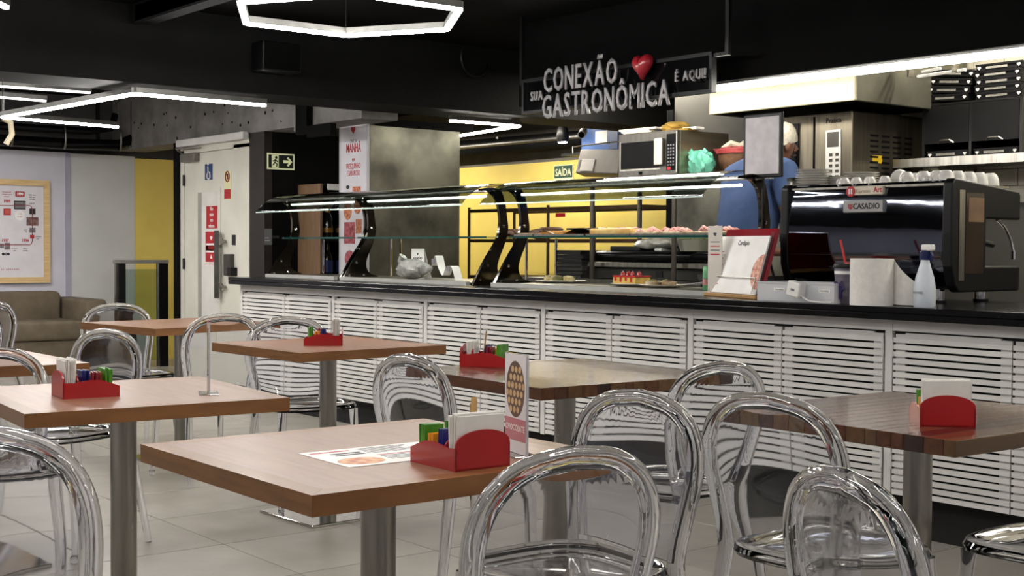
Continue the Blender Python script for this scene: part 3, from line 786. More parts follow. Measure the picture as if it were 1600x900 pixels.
pbox(5.5, 326, 17, 336, M_red); pbox(7, 327.3, 15.5, 334.5, mat('salmon', '#c25a52', 0.6, col2='#b8524a'), th=0.002)
pbox(46, 326, 55.5, 335, M_ink); pbox(41.5, 339.5, 60, 352.5, mat('photo_brown', '#5c3a3c', 0.6, col2='#8b6d68', scale=40)); pbox(46, 356, 55.5, 363.5, M_greyink)
pbox(47, 367, 53.5, 372.5, M_red); pbox(0, 380.5, 6, 387.5, M_greyink); pbox(7, 379.5, 16, 390, mat('photo_grey', '#8a7f80', 0.6, col2='#5e5557', scale=40))
a_ = pp(31, 336.5)
MB().lathe([(0.05, 0), (0.05, 0.002), (0, 0.002)], 18, M=Matrix.Translation((0.008, a_[0], a_[1])) @ Matrix.Rotation(R(90), 4, 'Y')).out('seal', mat('seal_white', '#e6e3e4', 0.6, col2='#dedbdc'), t)
for k, (s_, x, y, m_) in enumerate((('É preciso ter', 10.5, 300, M_red), ('coragem para', 10.5, 303.5, M_red), ('começar', 10.5, 307, M_red), ('Uma nova', 50.5, 304.5, M_ink), ('fase para', 50.5, 308, M_ink), ('os cafés', 50.5, 311.5, M_ink), ('SABOR', 50, 318, M_greyink), ('nova', 40, 359, M_greyink), ('loja', 41, 362, M_greyink), ('primeira', 60, 369.5, M_greyink), ('casa', 59, 373, M_greyink), ('um novo', 22.5, 388, M_greyink), ('café', 22.5, 391.5, M_greyink), ('abre a', 39.5, 388, M_greyink), ('cozinha', 39.5, 391.5, M_greyink), ('a casa', 31, 334, M_red), ('do pão', 31, 338.5, M_red))):
    ptext(s_, x, y, 2.2, m_)
ptext('q u e   f a z e m   a s   p e s s o a s .', 2, 420.5, 3.4, M_red)
for k, x in enumerate((5, 9.5, 13)):
    q = pp(x, 397); MB().lathe([(0.014, 0), (0.014, 0.002), (0, 0.002)], 10, M=Matrix.Translation((0.008, q[0], q[1])) @ Matrix.Rotation(R(90), 4, 'Y')).out('badge', (M_ink, M_greyink, M_ink)[k], t)

M_sofa = mat('taupe_fabric', '#675c4b', 0.75, col2='#5b5142', scale=9, bump=0.25, bscale=7, rvar=0.05)
sxf = -12.1
sy1 = onX(168, 480, sxf).y
t = thing('sofa', 'brown-grey fabric sofa with a square arm below the framed poster', 'sofa', (-12.98, sy1, 0))
az = onX(150, 468, sxf).z
MB().rbox(0.0, 0.88, -0.20, 0, 0.06, az, 0.035, 3).out('armrest', M_sofa, t, smooth=40)
MB().rbox(0.0, 0.86, -2.4, -0.205, 0.06, 0.30, 0.02, 2).out('base', M_sofa, t, smooth=40)
MB().rbox(0.22, 0.885, -1.30, -0.21, 0.30, 0.475, 0.03, 3).out('seat_cushion', M_sofa, t, smooth=40)
MB().rbox(0.22, 0.885, -2.39, -1.305, 0.30, 0.475, 0.03, 3).out('seat_cushion', M_sofa, t, smooth=40)
bzc = onX(50, 455, -12.8).z
for y0_, y1_ in ((-1.30, -0.215), (-2.39, -1.305)):
    MB().rbox(0.02, 0.26, y0_, y1_, 0.42, bzc, 0.05, 3, Matrix.Translation((0.03, 0, 0))).out('back_cushion', M_sofa, t, smooth=40)
MB().rbox(0.0, 0.12, -2.4, -0.205, 0.30, bzc - 0.05, 0.02, 2).out('backrest', M_sofa, t, smooth=40)
for x_ in (0.06, 0.8):
    for y_ in (-0.1, -2.3): MB().cyl((x_, y_, 0), (x_, y_, 0.065), 0.025, n=10).out('leg', M_blackpl, t)

rx = -12.25
ry0, ry1 = onX(178, 411, rx).y, onX(262, 411, rx).y
rz = onX(220, 406, rx).z
t = thing('glass_railing', 'low glass railing with black posts and steel cap beside the sofa', 'railing', (rx, ry0, 0))
ln = ry1 - ry0
MB().rbox(-0.03, 0.03, 0, ln, rz - 0.035, rz, 0.004, 1).out('cap_rail', mat('satin_cap', '#8f8d89', 0.4, 0.2, col2='#868480'), t)
MB().box(-0.04, 0.04, 0.03, 0.10, 0, rz - 0.036).out('post', M_blackpl, t); MB().box(-0.04, 0.04, ln - 0.10, ln - 0.012, 0, rz - 0.036).out('post', M_blackpl, t)
MB().box(-0.042, 0.0, 0.02, 0.03, 0, rz - 0.036).box(0.0, 0.042, ln - 0.11, ln - 0.1, 0, rz - 0.036).out('post_trim', M_steel, t)
MB().box(-0.004, 0.004, 0.10, ln - 0.11, 0.06, rz - 0.09).out('pane', M_glass, t)
t = thing('black_pipe', 'thick black-wrapped pipe bundle with clips along the top of the left wall', 'pipe', (-12.75, 3.0, 2.16))
MB().tube([(0, -2.0, 0.0), (0, 0.4, 0.0), (0, 1.7, -0.01), (0.05, 2.2, 0.0), (0.1, 2.35, 0.08), (0.1, 2.4, 0.2)], 0.055, 12).out('pipe', M_blackgl, t, smooth=50)
MB().tube([(0.06, -2.0, 0.13), (0.06, 1.9, 0.12), (0.1, 2.1, 0.16), (0.1, 2.15, 0.3)], 0.035, 10).out('pipe', M_blackgl, t, smooth=50)
for y_ in (1.15, 1.65, 2.2): MB().tube([(0.07 + 0.05*math.sin(x), y_, 0.05 + 0.11*math.cos(x)) for x in [R(15*k) for k in range(13)]], 0.010, 6).out('clip', M_alu, t)
for y_ in (-1.0, 0.9, 2.0): MB().box(-0.03, 0.0, y_, y_ + 0.03, 0.04, CZ - 2.17).out('hanger', M_blackpl, t)
t = thing('pipe_bracket', 'pale curved bracket at the bend of the lamp by the left wall', 'bracket', onX(5, 185, -10.6))
MB().tube([(0, 0, 0), (0.02, 0.05, -0.03), (0.02, 0.06, -0.12), (0, 0.02, -0.2)], 0.022, 8).out('strap', mat('pale_strap', '#b9ac93', 0.5, col2='#ada087'), t, smooth=50)
MB().cyl((0, 0, 0), (0, 0, CZ - t.location.z), 0.01, n=8).out('rod', M_alu, t)
# ------------------------------------------------------------------ speaker, cable, brackets on the beam
y0_, y1_, z0_, z1_ = rX(391, 70, 451, 116, -7.9)
t = thing('loudspeaker', 'black loudspeaker box mounted on the dark beam', 'speaker', (-7.9, (y0_+y1_)/2, z0_))
hh = z1_ - z0_; hw_ = (y1_-y0_)/2
MB().rbox(0.02, 0.17, -hw_, hw_, 0, hh, 0.01, 2).out('cabinet', M_blackpl, t)
MB().box(0.17, 0.178, -hw_ + 0.012, hw_ - 0.012, 0.012, hh - 0.012).out('grille', M_black, t)
MB().box(0, 0.03, -0.03, 0.03, hh*0.3, hh*0.7).out('wall_mount', M_blackpl, t)
q = onX(740, 110, -7.9)
t = tag(MB().tube([(-7.88, q.y + 0.13*math.sin(x), q.z + 0.09 - 0.14*math.cos(x)) for x in [R(-120 + 15*k) for k in range(14)]], 0.012, 6).out('cable_loop', M_blackpl), 'dark drooping cable loop on the beam left of the sign', 'cable')
q0, q1 = onY(466, 175, 5.28), onY(486, 175, 5.28)
t = thing('ceiling_bracket', 'black hanging bracket with a perforated rail in front of the concrete beam', 'bracket', (q1.x, 5.24, onY(476, 204, 5.26).z))
MB().box(q0.x - q1.x, q0.x - q1.x + 0.025, 0, 0.04, 0, CZ - t.location.z).out('perforated_rail', M_alu, t)
MB().box(q0.x - q1.x + 0.03, 0.0, 0, 0.05, -0.03, CZ - t.location.z).out('upright', M_black, t)
MB().box(0.0, 0.36, 0, 0.05, -0.06, 0.03).out('arm', M_black, t)

# ------------------------------------------------------------------ hanging sign
GY = 5.42
gx0, gx1 = onY(815, 150, GY).x, onY(1112, 110, GY).x
gz0, gz1 = onY(960, 162, GY).z, onY(960, 103, GY).z
t = thing('hanging_sign', 'black hanging sign with big grey raised letters and a red heart', 'sign', (gx0, GY, gz0))
W_, H_ = gx1 - gx0, gz1 - gz0
b = 0.02
MB().box(0, W_, 0, 0.04, H_ - b, H_).box(0, W_, 0, 0.04, 0, b).box(0, b, 0, 0.04, b, H_ - b).box(W_ - b, W_, 0, 0.04, b, H_ - b).out('frame', M_blackpl, t)
MB().box(b, W_ - b, 0.02, 0.026, b, H_ - b).out('panel', mat('smoked_acrylic', '#0b0b0c', 0.08, col2='#0e0e0f'), t)
for x in (-0.02, W_ + 0.10):
    MB().box(x - 0.012, x + 0.012, 0.008, 0.032, H_ - 0.03, CZ - gz0).out('hanger', M_blackpl, t)
MB().box(W_, W_ + 0.10, 0.01, 0.03, H_ - 0.03, H_ - 0.01).out('hanger_arm', M_blackpl, t)
M_let = mat('letter_grey', '#a8a6a8', 0.5, col2='#a09ea0', scale=8)
def word(s_, pxl, pyl, pxr, pyr, hpl, fac=1.0):
    """letters spread between two pixels; hpl = pixel rows of the left letter (top, bottom)"""
    yF = GY - 0.03
    xl, xr = onY(pxl, pyl, yF).x, onY(pxr, pyr, yF).x
    zb, zt = onY(pxl, hpl[1], yF).z, onY(pxl, hpl[0], yF).z
    cap = zt - zb
    adv = []
    gap = 0.15
    meshes = []
    for ch_ in s_:
        if ch_ == ' ': adv.append(0.35); meshes.append(None); continue
        me = text_mesh(ch_, 1.0, 0.0, 1.0, 'LEFT', 0.010)
        xs = [v.co.x for v in me.vertices]; base = text_mesh('H', 1.0, 0, 1, 'LEFT')
        adv.append(max(xs) - min(xs)); meshes.append(me)
    base = text_mesh('H', 1.0, 0, 1, 'LEFT'); ys = [v.co.y for v in base.vertices]; c0, c1 = min(ys), max(ys)
    tot = sum(adv) + gap * (len(s_) - 1)
    k = (xr - xl) / tot; kz = cap / (c1 - c0)
    x = xl
    for ch_, w_, me in zip(s_, adv, meshes):
        if me:
            sub = [v.co.copy() for v in me.vertices]; mx = min(p.x for p in sub)
            o = obj('letter', text_mesh(ch_, 1.0, 0.0, 1.0, 'LEFT', 0.010), M_let, t)
            m2 = o.data
            bm = bmesh.new(); bm.from_mesh(m2)
            for v in bm.verts:
                v.co = Vector(((v.co.x - mx) * k, 0.0, (v.co.y - c0) * kz))
            r = bmesh.ops.extrude_face_region(bm, geom=bm.faces[:])
            for v in [g for g in r['geom'] if isinstance(g, bmesh.types.BMVert)]: v.co.y += 0.014
            bmesh.ops.recalc_face_normals(bm, faces=bm.faces)
            bm.to_mesh(m2); bm.free()
            o.location = (x - gx0, -0.03, zb - gz0)
        x += (w_ + gap) * k
word('CONEXÃO', 849, 126, 963, 112, (108.5, 144))
word('GASTRONÔMICA', 847, 167, 1045, 145, (150, 185))
word('SUA', 828.5, 150, 847, 150, (144, 158))
word('É AQUI!', 1054, 118, 1101, 116, (112.5, 127.5))
q = onY(1004, 102, GY - 0.03); hs = (onY(1004, 82, GY).z - onY(1004, 123, GY).z)
hb = MB(); hp_ = heart_poly(1.0)
def hsurf(scale, y): return [((u*scale*hs*1.0 + q.x - gx0), y, v*scale*hs*1.08 + q.z - gz0) for u, v in hp_]
rings = [hsurf(1.0, -0.02), hsurf(1.0, -0.03), hsurf(0.9, -0.05), hsurf(0.6, -0.065), hsurf(0.05, -0.07)]
vs = [p for r_ in rings for p in r_]; n = len(hp_)
fs = [(i*n+k, i*n+(k+1) % n, (i+1)*n+(k+1) % n, (i+1)*n+k) for i in range(len(rings)-1) for k in range(n)] + [tuple(range(n))]
hb.add(vs, fs).out('heart', mat('heart_red', '#9c1f2c', 0.3, col2='#a82430', coat=0.3), t, smooth=60)

# ------------------------------------------------------------------ range hood
KY = 6.0
hx0, hx1 = onY(1108, 178, KY).x, onY(1345, 155, KY).x
hz = onY(1230, 167, KY).z
t = thing('range_hood', 'big warm-lit steel extractor hood over the oven', 'hood', (hx0, KY, hz))
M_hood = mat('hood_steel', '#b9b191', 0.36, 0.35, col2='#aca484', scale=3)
W_ = hx1 - hx0 - 0.045
MB().rbox(0, W_, 0, 0.02, 0.0, 0.42, 0.004, 1).out('front_plate', M_hood, t)
MB().rbox(W_ - 0.02, W_, 0.02, 1.08, 0.0, 0.42, 0.004, 1).out('side_plate', M_steel_dark, t)
MB().box(0, 0.02, 0.02, 1.08, 0.0, 0.42).out('side_plate', M_steel_dark, t)
MB().box(0.02, W_ - 0.02, 0.02, 1.08, 0.40, 0.42).out('top_plate', M_steel_dark, t)
MB().box(0.02, W_ - 0.02, 0.02, 1.08, 0.03, 0.05).out('filter_deck', M_black, t)
MB().box(0.3, 0.7, 0.3, 0.7, 0.42, CZ - hz).out('duct', M_steel_dark, t)
q0, q1, q2, q3 = rY(1287, 143, 1299, 151, KY)
MB().box(q0 - hx0, q1 - hx0, -0.0015, 0.0, q2 - hz, q3 - hz).out('sticker', M_paper, t)
t = thing('utensil_rail', 'short white wall rail under the bulkhead right of the hood', 'rail', (onY(1403, 108, 6.35).x, 6.35, onY(1450, 108, 6.35).z))
for k, (a, b_, dz) in enumerate(((0, 0.16, 0.02), (0.14, 0.26, -0.01), (0.10, 0.40, -0.03))):
    MB().cyl((a, 0.02*k, dz), (b_, 0.02*k, dz + 0.01), 0.009, n=8).out('bar', M_white, t)
for a in (0.06, 0.34): MB().box(a, a + 0.012, 0.0, 0.05, -0.03, CZ - t.location.z).out('bracket', M_steel, t)

# ------------------------------------------------------------------ oven on its stand
OY = 6.3
ox0, ox1 = onY(1222, 230, OY).x, onY(1331, 230, OY).x
oz = onY(1331, 172, OY).z
o0 = 1.05
t = thing('steam_oven', 'tall steel steam oven with key panel and louvred side under the hood', 'oven', (ox0, OY, 0.12))
W_ = ox1 - ox0; D_ = 0.70
MB().rbox(0.0, W_, 0.0, D_, o0, oz - 0.12, 0.008, 2).out('body', mat('oven_steel', '#7f7869', 0.34, 0.9, col2='#6c6558', scale=5, stretch=(6, 6, 0.4)), t)
xs_ = onY(1252, 230, OY).x - ox0
MB().box(-0.002, xs_ - 0.015, -0.012, -0.0005, o0 + 0.05, oz - 0.17).out('door', M_blackgl, t)
MB().cyl((xs_ - 0.06, -0.05, o0 + 0.1), (xs_ - 0.06, -0.05, o0 + 0.6), 0.012, n=10).out('door_handle', M_blackpl, t)
xb = onY(1272, 230, OY).x - ox0
MB().box(xb - 0.006, xb + 0.006, -0.004, 0.0, o0 + 0.02, oz - 0.14).out('gap', M_black, t)
k0, k1, kz0, kz1 = rY(1290, 203, 1313, 275, OY - 0.005)
kp = MB().box(k0 - ox0, k1 - ox0, -0.006, 0.0, kz0 - 0.12, kz1 - 0.12).out('key_panel', M_paper, t)
MB().box(k0 - ox0 + 0.012, k1 - ox0 - 0.012, -0.008, -0.006, kz1 - 0.12 - 0.10, kz1 - 0.12 - 0.012).out('display', mat('display_grey', '#4d4a42', 0.3, col2='#45423b'), kp)
for r_ in range(5):
    for c_ in range(2):
        x = k0 - ox0 + 0.028 + 0.045*c_; z = kz1 - 0.12 - 0.135 - 0.032*r_
        MB().box(x, x + 0.022, -0.009, -0.006, z - 0.018, z).out('key', MATS['display_grey'], kp)
text('lettering', 'Pratica', 0.045, M_ink, t, ((k0+k1)/2 - ox0, -0.003, kz1 - 0.12 + 0.055), xs=0.9)
for c_ in range(4):
    for r_ in range(13):
        y = 0.17 + 0.11*c_; z = oz - 0.26 - 0.031*r_
        MB().box(W_ - 0.001, W_ + 0.003, y, y + 0.075, z, z + 0.012).out('louvre', M_black, t)
q0, q1, q2, q3 = rX(1363, 243, 1378, 255, ox1)
MB().box(W_, W_ + 0.002, q0 - OY, q1 - OY, q2 - 0.12, q3 - 0.12).out('warning_label', mat('label_yellow', '#c2a21d', 0.5, col2='#b5961a'), t)
for x in (0.03, W_ - 0.07):
    for y in (0.03, D_ - 0.07): MB().box(x, x + 0.04, y, y + 0.04, 0, o0).out('stand_leg', M_steel, t)
MB().box(0, W_, 0, D_, 0.3, 0.32).out('stand_shelf', M_steel, t)

# ------------------------------------------------------------------ black rack and pizza boxes
BY = 6.72
bx0, bx1, bx2 = onY(1441, 205, BY).x, onY(1516, 205, BY).x, onY(1597, 205, BY).x
btz, bbz = onY(1520, 160, BY).z, onY(1520, 246, BY).z
st = thing('steel_wall_shelf', 'steel wall shelf carrying the black box cabinet', 'shelf', (bx0, 7.1, bbz))
MB().box(-0.12, bx2 - bx0 + 1.2, -0.48, 0.0, -0.03, 0.0).out('board', M_steel, st)
MB().box(-0.12, bx2 - bx0 + 1.2, -0.49, -0.48, -0.045, 0.004).out('lip', M_steel, st)
for x in (0.1, 1.0): MB().prism([(-0.4, -0.03), (0, -0.03), (0, -0.28)], x, x + 0.02, 'yz').out('bracket', M_steel, st)
t = thing('box_cabinet', 'black two-bay cabinet with flap fronts below the pizza boxes', 'cabinet', (bx0, BY, bbz))
H_ = btz - bbz; W_ = bx2 - bx0; mid = bx1 - bx0
MB().box(0, W_, 0.34, 0.36, 0, H_).out('back', M_black, t)
for x in (0, mid - 0.008, W_ - 0.016): MB().box(x, x + 0.016, 0.0, 0.34, 0, H_).out('side', M_blackpl, t)
MB().box(0, W_, 0, 0.36, H_, H_ + 0.012).out('lid', M_blackpl, t); MB().box(0, W_, 0, 0.36, -0.0005, 0.010).out('floor_board', M_blackpl, t)
for a, b_ in ((0.018, mid - 0.01), (mid + 0.01, W_ - 0.018)):
    f_ = MB().box(a, b_, -0.004, 0.006, 0.09, H_ - 0.003).out('flap', mat('flap_black', '#0d0d0e', 0.6, col2='#111112', spec=0.2), t)
    MB().tube([((a+b_)/2 - 0.05, -0.006, 0.09), ((a+b_)/2 - 0.03, -0.014, 0.105), ((a+b_)/2 + 0.03, -0.014, 0.105), ((a+b_)/2 + 0.05, -0.006, 0.09)], 0.005, 6).out('grip', M_steel, f_)
M_box = mat('pizza_box_black', '#0c0c0e', 0.6, col2='#111114', spec=0.2)
def pizza_box(cx, y, z, wd, yaw, tilt, lab, grp, h=0.038):
    o = thing('pizza_box', lab, 'box', (cx, y, z), R(yaw), grp)
    o.rotation_euler = (0, R(tilt), R(yaw))
    MB().box(-wd/2, wd/2, 0, wd*0.9, 0.001, h).out('carton', M_box, o)
    MB().box(-wd/2 - 0.002, wd/2 + 0.002, -0.004, wd*0.9, h - 0.010, h).out('lid_edge', M_box, o)
    for s in (-1, 1): MB().prism([(u + s*wd*0.43, v + h*0.45) for u, v in heart_poly(0.020)], -0.0055, -0.0005, 'xz').out('heart', M_paper, o)
    MB().box(-wd*0.28, wd*0.18, -0.002, 0.0, h*0.28, h*0.62).out('print_strip', mat('box_print', '#8f8d86', 0.6, col2='#6f6d67', scale=60), o)
    return o
wb = onY(1596, 135, BY).x - onY(1524, 135, BY).x
for k in range(5):
    pizza_box((onY(1524, 135, BY).x + onY(1596, 135, BY).x)/2 + (0.006, -0.004, 0.003, -0.006, 0.004)[k], BY, btz + 0.0125 + 0.0392*k, wb, 0, 0, 'black pizza box, %s of the straight stack of five on the cabinet' % ordinal(k, 5), 'stacked pizza boxes')
wl_ = onY(1522, 150, BY).x - onY(1452, 150, BY).x
cxl = (onY(1522, 150, BY).x + onY(1452, 150, BY).x)/2
for k, (dx, tl) in enumerate(((-0.01, 2.0), (0.0, 5.0), (0.015, 5.5), (0.03, 6.0))):
    pizza_box(cxl + dx - 0.02, BY, btz + 0.022 + 0.041*k + 0.004*k, wl_*0.92, 0, tl, 'black pizza box, %s of the slumped stack beside the straight one' % ordinal(k, 4), 'slumped pizza boxes')
for a, b_ in ((0.02, mid - 0.012), (mid + 0.012, W_ - 0.02)):
    pizza_box(bx0 + (a+b_)/2, BY + 0.012, bbz + 0.0105, (b_ - a)*0.94, 0, 0, 'black pizza box in the cabinet slot under the %s stack' % ('slumped' if a < 0.1 else 'straight'), 'pizza boxes in the cabinet slots')

# ------------------------------------------------------------------ microwave on its shelf
MY = 5.97
mx0, mx1 = onY(968, 240, MY).x, onY(1060, 240, MY).x
mz0, mz1 = onY(1014, 275, MY).z, onY(1014, 203, MY).z
W_, H_ = mx1 - mx0, mz1 - mz0
WY = 6.0
wz = onY(960, 437, WY).z
t = thing('overshelf', 'steel overshelf on posts carrying the microwave', 'shelf', (mx0, MY, wz + 0.0003))
sh = mz0 - 0.014 - wz - 0.0003
xo0 = onY(922, 330, MY).x - mx0
MB().box(xo0 - 0.03, onY(1130, 275, MY).x - mx0, -0.02, 0.50, sh - 0.03, sh - 0.001).out('board', M_steel, t)
xo0 = onY(922, 330, MY).x - mx0; xo1 = onY(1050, 330, MY).x - mx0
for x in (xo0, xo1):
    for y in (0.02, 0.46): MB().cyl((x, y, 0), (x, y, sh - 0.03), 0.016, n=10).out('post', mat('grey_post', '#5b564f', 0.4, 0.6, col2='#504b45'), t)
t = thing('microwave', 'stainless microwave with black door and keypad on the overshelf', 'microwave', (mx0, MY, mz0 - 0.0138))
MB().rbox(0, W_, 0.012, 0.46, 0.012, H_, 0.006, 2).out('body', mat('mw_side', '#a59c86', 0.3, 0.8, col2='#978e79', scale=4, stretch=(1, 1, 10)), t)
MB().rbox(0, W_, -0.01, 0.014, 0.012, H_, 0.006, 2).out('front', mat('mw_front', '#5b5852', 0.35, 0.7, col2='#524f4a', scale=4, stretch=(10, 1, 1)), t)
MB().box(W_*0.05, W_*0.70, -0.014, -0.009, H_*0.22, H_*0.80).out('window', mat('mw_window', '#040404', 0.35, col2='#070707', spec=0.08), t)
MB().box(W_*0.035, W_*0.05, -0.014, -0.009, H_*0.2, H_*0.82).box(W_*0.035, W_*0.72, -0.014, -0.009, H_*0.18, H_*0.21).out('window_trim', M_steel, t)
MB().rbox(W_*0.66, W_*0.80, -0.04, -0.012, H_*0.25, H_*0.84, 0.008, 2).out('handle', M_steel, t)
kp = MB().box(W_*0.83, W_*0.985, -0.014, -0.009, H_*0.14, H_*0.92).out('key_panel', MATS['mw_window'], t)
MB().box(W_*0.985, W_, -0.014, -0.009, H_*0.10, H_*0.97).out('trim', M_steel, t)
for r_ in range(7):
    for c_ in range(3):
        MB().box(W_*(0.85 + 0.042*c_), W_*(0.872 + 0.042*c_), -0.0165, -0.014, H_*(0.24 + 0.07*r_), H_*(0.275 + 0.07*r_)).out('key', M_greyink, kp)
MB().box(W_*0.845, W_*0.90, -0.0165, -0.014, H_*0.155, H_*0.215).out('red_key', M_red, kp)
MB().box(W_*0.36, W_*0.42, -0.013, -0.010, H_*0.08, H_*0.15).out('badge', M_black, t)
for x in (0.04, W_ - 0.06):
    for y in (0.05, 0.4): MB().box(x, x + 0.02, y, y + 0.02, 0, 0.012).out('foot', M_blackpl, t)
mtop = mz0 - 0.0138 + H_
M_sheet2 = mat('sheet_cream', '#d9d2bd', 0.7, col2='#cfc8b2')
for k, (x0, x1, dz, lab, m) in enumerate(((0.0, 0.26, 0.0, 'cream paper folder lying on the microwave', M_sheet2), (-0.02, 0.24, 0.011, 'thin white document stack on the microwave', M_paper), (-0.04, 0.30, 0.024, 'topmost wide white folder on the microwave', M_paper))):
    o = thing('folder', lab, 'folder', (mx0, MY + 0.03, mtop + 0.0005 + dz), 0)
    MB().box(x0, x1, 0, 0.30, 0, 0.008 if k else 0.010).out('sheets', m, o); MB().box(x0 - 0.002, x1 + 0.003, -0.002, 0.303, 0.008 if k else 0.010, 0.0105 if k else 0.011).out('cover', m, o)
def lump(name, label, cat, loc, sx, sy, sz, m, seed, rough=0.25, nseg=14, group=None):
    rnd = random.Random(seed)
    ph = [rnd.uniform(0, 6.28) for _ in range(8)]
    o = thing(name, label, cat, loc, 0, group)
    def fn(u, v):
        a = 2*math.pi*u; e = math.pi*v
        k = 1 + rough*(0.5*math.sin(3*a + ph[0] + 2*e) + 0.4*math.sin(5*a + ph[1]) * math.sin(4*e + ph[2]) + 0.3*math.sin(9*a + ph[3] + 5*e))
        z = (1 - math.cos(e)) / 2
        return (sx*math.sin(e)*math.cos(a)*k, sy*math.sin(e)*math.sin(a)*k, sz*z*(0.9 + 0.1*k) if v > 0.12 else 0.0)
    MB().grid(fn, nseg*2, nseg).out('body', m, o, smooth=50)
    return o
o = lump('yellow_cloth', 'crumpled yellow cloth on the microwave', 'cloth', (mx0 + W_*0.72, MY + 0.12, mtop + 0.0005), 0.10, 0.06, 0.065, mat('mustard_cloth', '#b08d3c', 0.8, col2='#9a7a31', scale=20), 4, 0.35)
MB().rbox(-0.03, 0.16, -0.05, 0.05, 0.0, 0.014, 0.004, 1).out('folded_part', MATS['mustard_cloth'], o)
MB().rbox(0.0, 0.2, -0.02, 0.06, 0.004, 0.022, 0.004, 1).out('white_part', M_paper, o)
sz_ = wz + 0.0003 + sh
o = lump('green_bag', 'crumpled mint green plastic bag beside the microwave', 'bag', (mx1 + 0.10, 6.06, sz_ - 0.0008), 0.08, 0.065, 0.16, mat('mint_bag', '#5fb59b', 0.35, col2='#7ccbb2', scale=14, bump=0.5, bscale=18), 9, 0.5, 18)
for s in (-1, 1): MB().rbox(-0.02, 0.02, -0.004, 0.004, 0, 0.06, 0.003, 1, Matrix.Translation((0.03*s - 0.02, 0.0, 0.12)) @ Matrix.Rotation(0.7*s, 4, 'Y')).out('loose_flap', MATS['mint_bag'], o)
bq = onY(1112, 245, 6.22)
t = thing('bread_basket', 'brown basket lined with red cloth between microwave and worker', 'basket', (mx1 + 0.215, 6.30, sz_ - 0.0008))
M_bask = mat('basket_brown', '#5a3d28', 0.7, col2='#6d4c33', scale=30, bump=0.6, bscale=40)
MB().lathe([(0.11, 0), (0.135, 0.10), (0.14, 0.16), (0.125, 0.15), (0.11, 0.05)], 20).out('weave', M_bask, t, smooth=40)
MB().lathe([(0.150, 0.145), (0.158, 0.165), (0.12, 0.185), (0.03, 0.17)], 20).out('cloth', mat('red_cloth', '#a3343a', 0.8, col2='#c05a5a', scale=16), t, smooth=40)
MB().prism([(-0.19, 0.185), (-0.12, 0.18), (-0.06, 0.15), (-0.09, 0.12)], -0.05, 0.05, 'xz').out('cloth_corner', MATS['red_cloth'], t)
for k in range(6): MB().tube([(0.09*math.cos(k), 0.07*math.sin(k*1.7), 0.178), (0.06*math.cos(k + 1), 0.05*math.sin(k*1.7), 0.215), (0.03*math.cos(k+2), 0.05*math.sin(k), 0.19)], 0.018, 7).out('paper_fold', M_sheet2, t, smooth=50)

# ------------------------------------------------------------------ back-of-kitchen things
def sgn(o, a, b): pass
t, a, b_ = plate('exit_word_sign', 'green SAÍDA exit sign on the yellow kitchen wall', 'sign', rY(866, 257.5, 896.5, 281, 8.5), 8.498, M_cream)
MB().box(-a + 0.012, a - 0.012, -0.007, -0.004, -b_ + 0.02, b_ - 0.008).out('field', mat('sign_green', '#24473c', 0.45, col2='#1f3f35'), t)
text('lettering', 'SAÍDA', 0.098, M_cream, t, (0, -0.008, -0.004), xs=0.86, bold=0.001)
q = onY(1000, 250, 8.3)
e0 = onY(935, 252, 7.85)
t = thing('emergency_light', 'tilted grey emergency light box on the yellow wall', 'emergency light', (e0.x, 7.85, e0.z - 0.1))
M_em = mat('emergency_grey', '#77716c', 0.5, col2='#6e6863')
Mt = Matrix.Rotation(R(-14), 4, 'X') @ Matrix.Rotation(R(3), 4, 'Y')
MB().rbox(-0.25, 0.30, -0.05, 0.08, -0.02, 0.20, 0.01, 2, Mt).out('case', M_em, t)
MB().box(-0.22, -0.12, -0.054, -0.05, 0.02, 0.10, Mt).out('switch_panel', M_ink, t); MB().box(-0.19, -0.02, -0.056, -0.05, 0.0, 0.11, Mt).out('label', mat('em_label', '#a7a29f', 0.5, col2='#9f9a97'), t)
MB().box(-0.05, 0.05, 0.07, 0.65, 0.03, 0.08).out('wall_arm', M_blackpl, t)
MB().tube([(-0.3, -0.03, 0.18), (-0.34, 0.0, 0.24), (-0.28, 0.1, 0.26), (0.05, 0.2, 0.28), (0.1, 0.38, 0.27)], 0.007, 6).out('cable', M_em, t)
q = onY(879, 222, 8.0)
t = thing('spot_lamp', 'small bright spot lamp under the dark kitchen ceiling', 'lamp', (q.x, 8.0, q.z))
MB().lathe([(0.045, 0.0), (0.06, 0.05), (0.05, 0.12), (0.02, 0.16), (0.02, CZ - q.z)], 16).out('housing', M_blackpl, t, smooth=40)
MB().lathe([(0.0, -0.012), (0.035, -0.010), (0.045, 0.0)], 16).out('bulb', lamp_mat('spot_bulb', (0.95, 0.97, 1, 1), 60.0), t)
q = onY(912, 205, 7.9)
t = thing('security_camera', 'small white bullet camera beside the spot lamp', 'camera', (q.x, 7.9, q.z))
MB().cyl((0, 0, 0), (0.06, -0.08, -0.04), 0.035, n=14).out('body', M_white, t, smooth=40); MB().cyl((0.06, -0.08, -0.04), (0.063, -0.084, -0.042), 0.028, n=14).out('lens', M_black, t)
MB().cyl((0, 0, 0), (0, 0, CZ - q.z), 0.012, n=8).out('stem', M_white, t)
q = onY(950, 225, 8.25)
t = thing('blue_crate', 'bright blue plastic crate on a high kitchen shelf behind the microwave', 'crate', (q.x, 8.2, onY(950, 236, 8.2).z))
MB().box(-0.25, 0.25, -0.05, 0.25, 0, 0.02).box(-0.25, 0.25, -0.05, -0.03, 0.02, 0.22).box(-0.25, 0.25, 0.23, 0.25, 0.02, 0.22).box(-0.25, -0.23, -0.03, 0.23, 0.02, 0.22).box(0.23, 0.25, -0.03, 0.23, 0.02, 0.22).out('tub', mat('crate_blue', '#1f4f93', 0.4, col2='#1b4682'), t)
